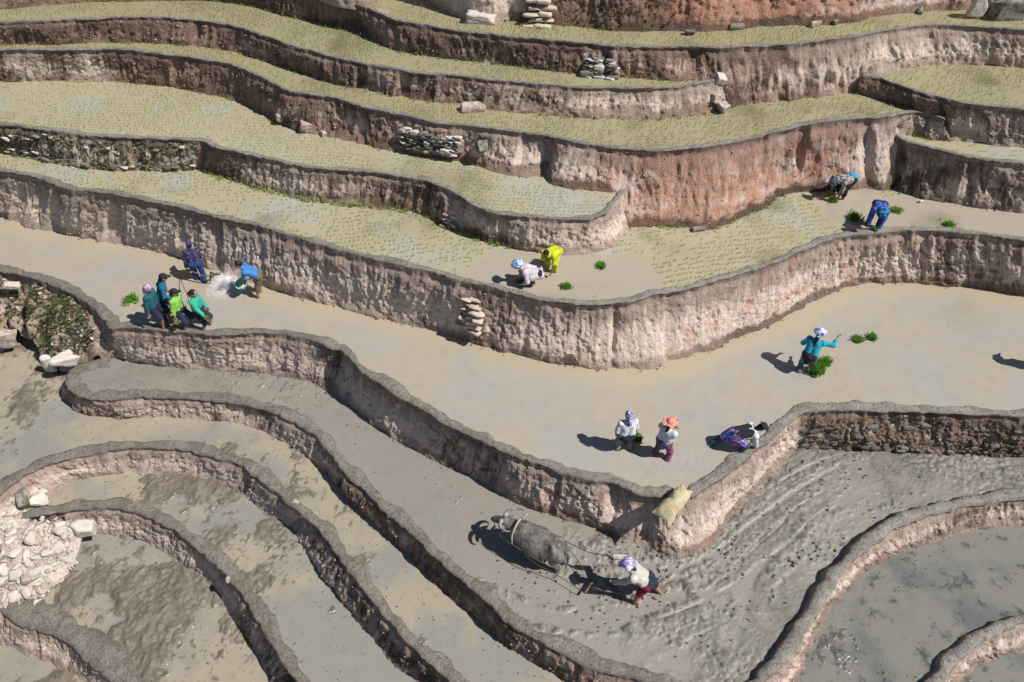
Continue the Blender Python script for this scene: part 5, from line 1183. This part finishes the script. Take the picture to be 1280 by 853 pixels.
Q=np.concatenate([np.stack([i,i+1,i+3],1),np.stack([i+1,i+2,i+3],1),np.stack([i+2,i,i+3],1)]); ob=mesh('scattered_powder',V,Q,plain('lime_powder',(.85,.85,.85),.95,.03,5,0),smooth=False); tag(ob,'cloud of white powder thrown from the green basin over the brown water','powder',kind='stuff')
# sack
sk0=P(826,648,-.02); sk1=P(860,610,.20); sk=(sk0+sk1)/2; d=sk1-sk0; Ls=np.linalg.norm(d)/2*.93; ax=unit(d); ay=unit(np.cross([0,-.35,1],ax)); az=np.cross(ax,ay)
def sack():
    n=32; m=24; u=np.linspace(-1,1,n); v=np.linspace(0,2*np.pi,m,endpoint=False); U,Vv=np.meshgrid(u,v,indexing='ij')
    e=np.clip(1-np.abs(U)**5,0,1)**.5; w=(.205-.03*U)*(.93+.07*np.abs(U)**2)
    th=.20*np.clip(1-np.abs(U)**2.6,0,1)**.6+.008; cx=np.cos(Vv); sx=np.sin(Vv)
    sq=lambda a,p:np.sign(a)*np.abs(a)**p
    x=U*Ls*1.0+.05*np.abs(sq(cx,.8))*np.sign(U)*np.abs(U)**6; y=w*sq(cx,.75); z=th*sq(sx,.9)
    z=z+.016*vn(x*14,y*14,seed=3)*(np.abs(U)<.97)+.028*vn(x*5,y*22,seed=4)*np.abs(U)+.035*vn(x*6,y*6,seed=9)*(np.abs(U)<.95); y=y+.02*vn(x*7,z*7,seed=12); x=x+.03*vn(y*9,z*3,seed=13)*np.abs(U); 
    top=U>.72; y=np.where(top,y*(1-.7*((U-.72)/.28)*(1-((U-.72)/.28)*.7)),y)
    V=sk+x[...,None]*ax+y[...,None]*ay+z[...,None]*az; ix=np.arange(n*m).reshape(n,m); Q=np.stack([ix[:-1],ix[1:],np.roll(ix[1:],-1,1),np.roll(ix[:-1],-1,1)],-1).reshape(-1,4)
    return V.reshape(-1,3),Q,np.stack([U,y/.24,z],-1)
V,Q,uv=sack(); k=M('woven_sack'); q=k.sep(k.attr('suv','Vector')); nn=k.noise(k.attr('suv','Vector'),9,4,.7); c=k.mix(k.ramp(nn,.3,.7),(.40,.345,.20),(.56,.49,.32))
def band(a0,a1,b0,b1,col,amt,c):
    f=k.math('MULTIPLY',k.math('MULTIPLY',k.ramp(q[0],a0,a0+.03),k.ramp(q[0],a1,a1-.03)),k.math('MULTIPLY',k.ramp(q[1],b0,b0+.04),k.ramp(q[1],b1,b1-.04))); f=k.math('MULTIPLY',f,k.ramp(nn,.42,.55,.25,1)); f=k.math('MULTIPLY',f,amt); return k.mix(f,c,col)
for a0,a1,b0,b1,col,am in ((-.42,-.32,-.7,.6,(.55,.10,.07),.7),(-.27,-.19,-.6,.7,(.55,.10,.07),.6),(-.05,.12,-.5,.5,(.20,.40,.16),.45),(.22,.28,-.7,.7,(.55,.13,.10),.45),(.38,.5,-.4,.7,(.24,.36,.13),.4)): c=band(a0,a1,b0,b1,col,am,c)
k.set(Base_Color=c,Roughness=.55); k.bump(k.noise(k.attr('suv','Vector'),60,2),.3,.01)
so=empty('fertiliser_sack',tuple(sk)); tag(so,'full yellow woven sack with faded red print lying on the point of the winding wall','sack')
mesh('sack_body',V-sk,Q,k.m,so,attrs={'suv':('FLOAT_VECTOR',uv)})
# small litter
one('plastic_scrap','crumpled white plastic scrap at the wall foot under the right curve of the middle wall',1121,348,.03,(.09,.05,.05),'w',(0,0,.2),61,2,'litter')
one('plastic_scrap','crumpled white plastic scrap by the dark ribbed wall behind the blue planter',1152,252,Z[1]+.03,(.09,.06,.04),'w',(0,0,.4),62,2,'litter')
# weeds on the bank
def weeds(pts,n,hg,wd,sp,mat,name,label,seed):
    r2=np.random.default_rng(seed); V,Q=blades(np.array(pts),n,hg,wd,sp,r2,.8); ob=mesh(name,V,Q,mat); tag(ob,label,'weeds',kind='stuff')
cz=lambda a,r:(lambda q:-20<q[0]<122 and 352<q[1]<440 and abs(q[1]-(383 if q[0]<30 else 395))<(22 if q[0]<30 else 34)+8*r.random())(pxy((a[0],a[1],-.9)))
weeds(scatter(bkh,bkp,800,31,cz),9,.075,.009,.08,WEED,'bank_weeds','low green weeds over the rubble bank at the left edge',1)
weeds(scatter(bkh,bkp,700,32,cz),10,.075,.009,.09,WEED2,'dry_bank_weeds','dry brown weeds over the rubble bank at the left edge',2)
weeds(scatter(bkh,bkp,60,33),14,.13,.02,.12,leafmat('pale_weed',(.14,.20,.10),(.20,.26,.13)),'pale_bank_weeds','pale leafy weeds among the stones of the bank',3)
def foot_pts(key,x0,x1,n,seed,h=(0,.04),out=.04):
    r2=np.random.default_rng(seed); o=[]
    for _ in range(n): p,nn=wallpt(key,r2.uniform(x0,x1),r2.uniform(*h)); o.append(p+np.array([nn[0],nn[1],0])*out*r2.uniform(0,2))
    return o
weeds(foot_pts('2',255,640,260,5,(.04,.10),.05),5,.16,.009,.05,LEAFS,'foot_grass','thin grass along the foot of the second brown wall',5)
weeds(foot_pts('4',0,880,200,6,(.05,.12)),5,.12,.009,.05,LEAFT,'foot_grass','thin grass along the foot of the second wall',6)
weeds(foot_pts('5',300,880,200,7,(.05,.12)),5,.12,.009,.05,LEAFT,'foot_grass','thin grass along the foot of the uppermost wall',7)
weeds(foot_pts('0',1005,1285,90,8,(.5,.97),.02),10,.05,.008,.05,WEED,'wall_moss','moss and weeds hanging on the stony wall at the right',8)
weeds(foot_pts('2',-20,248,170,9,(.3,.97),.02),9,.07,.011,.05,WEED,'wall_moss','weeds hanging on the stony wall at the left',9)
weeds(foot_pts('9',650,850,70,10,(.0,.6),.03),9,.10,.012,.08,WEED2,'wall_moss','moss hanging on the dark bank at the top edge',10)
weeds(foot_pts('3',1140,1160,30,12,(.0,.06),.05)+foot_pts('3',820,1000,60,12,(.0,.04),.05),6,.13,.01,.05,LEAFS,'foot_grass','thin grass along the foot of the tall red wall',12)
# pebbles and clods
def pebbles(key,n,s0,s1,mat,hr=(.02,.95),seed=0,name='embedded_pebbles',out=0.):
    r2=np.random.default_rng(seed+40); V0,F0=rock(seed+5,1,(1,.8,.7)); q=WALLP[key]; X=q['X']; a,b=X.shape[:2]
    i=r2.integers(0,a,n); j=((1-r2.uniform(*hr,n))*(b-1)).astype(int); C=X[i,j]-np.array(q['org']); N=q['N'][i]; s=s0+(s1-s0)*r2.random(n)**3; th=r2.uniform(0,6.3,n)
    R=np.stack([np.stack([np.cos(th),-np.sin(th),0*th],1),np.stack([np.sin(th),np.cos(th),0*th],1),np.stack([0*th,0*th,1+0*th],1)],1)
    C[:,:2]+=N*out*r2.uniform(-.3,1.6,n)[:,None]
    V=(np.einsum('nij,vj->nvi',R,V0)*(s[:,None,None]*r2.uniform(.7,1.3,(n,1,3)))+C[:,None,:]).reshape(-1,3); Q=(F0[None]+np.arange(n)[:,None,None]*len(V0)).reshape(-1,3)
    o=mesh(name,V,Q,mat,q['root'],smooth=False); o['kind']='stuff'
PEB=soil_mat('pebble_mix',(.40,.33,.29),(.26,.20,.17),(.56,.50,.45)); CLD=soil_mat('mud_clod',(.20,.165,.14),(.14,.115,.10),(.28,.23,.20))
for k_,n_ in (('1',1500),('0',1300),('3',1100),('5',900),('4',700),('2',800),('-1',700),('-2',500),('-3',300),('-4',200),('6',250),('7',350),('-8',120),('9',700)):
    sd=sum(map(ord,k_)); pebbles(k_,n_,.012,.05,PEB,(.05,.93),sd)
    pebbles(k_,n_//3,.015,.05,CLD,(.0,.07),sd+1,'foot_clods',.05); pebbles(k_,n_//3,.010,.026,CLD,(.90,.99),sd+2,'edge_crumbs',.0)

def clods(name,label,C,s0,s1,mat,seed):
    r2=np.random.default_rng(seed); V0,F0=rock(seed+5,1,(1,.8,.6)); C=np.array(C); n=len(C); s=s0+(s1-s0)*r2.random(n)**3; th=r2.uniform(0,6.3,n)
    R=np.stack([np.stack([np.cos(th),-np.sin(th),0*th],1),np.stack([np.sin(th),np.cos(th),0*th],1),np.stack([0*th,0*th,1+0*th],1)],1)
    V=(np.einsum('nij,vj->nvi',R,V0)*s[:,None,None]*r2.uniform(.6,1.4,(n,1,3))+C[:,None,:]).reshape(-1,3); Q=(F0[None]+np.arange(n)[:,None,None]*len(V0)).reshape(-1,3); ob=mesh(name,V,Q,mat,smooth=False); tag(ob,label,'clods',kind='stuff')
WETC=soil_mat('wet_clod',(.12,.105,.088),(.19,.17,.145),(.075,.065,.055)); WETC.node_tree.nodes['Principled BSDF'].inputs['Roughness'].default_value=.4
r_=np.random.default_rng(77); C=[]
for i in range(900):                                            # clods thrown up along the furrows
    j=r_.integers(2,len(FUR)-1); a=FUR[j]; o=r_.choice([-.95,.85,.1])+r_.normal(0,.13); d=FUR[j]-FUR[j-1]; d=d/np.linalg.norm(d); C.append((a[0]-d[1]*o+r_.normal(0,.15),a[1]+d[0]*o+r_.normal(0,.15),Z[-1]+.005))
c=P(765,712,Z[-1])
for i in range(1100): C.append((c[0]+r_.normal(0,1.1),c[1]+r_.normal(0,.5),Z[-1]))
C=np.array(C); C=C[inpoly(C[:,0],C[:,1],np.array(S_[-1]))&(vn(C[:,0]*2.5,C[:,1]*2.5,seed=5)>.0)]
clods('mud_clods','dark wet clods along the plough furrows',C,.006,.045,WETC,1)
def spread(l,n,sd,thr=.0,fr=1.6):
    r2=np.random.default_rng(sd); po=np.array(S_[l]); lo=po.min(0); hi=po.max(0); q=r2.uniform(lo,hi,(n*6,2)); m=inpoly(q[:,0],q[:,1],po)&(fbm(q[:,0]*fr,q[:,1]*fr,o=3,seed=sd)>thr); q=q[m][:n]; return np.stack([q[:,0],q[:,1],np.full(len(q),Z[l]-.002)],1)
for l,n,t in ((-1,1500,.18),(-2,1800,.1),(-3,1300,.05),(-4,1000,.0),(-8,350,.15)): clods('mud_crumbs','small dark crumbs of mud in the shallow water',spread(l,n,60+l,t),.006,.030,WETC,20+l)
clods('mud_crumbs','sparse dark specks on the wide brown paddy',spread(0,700,91,.05),.004,.014,WETC,31)

if 0: pass
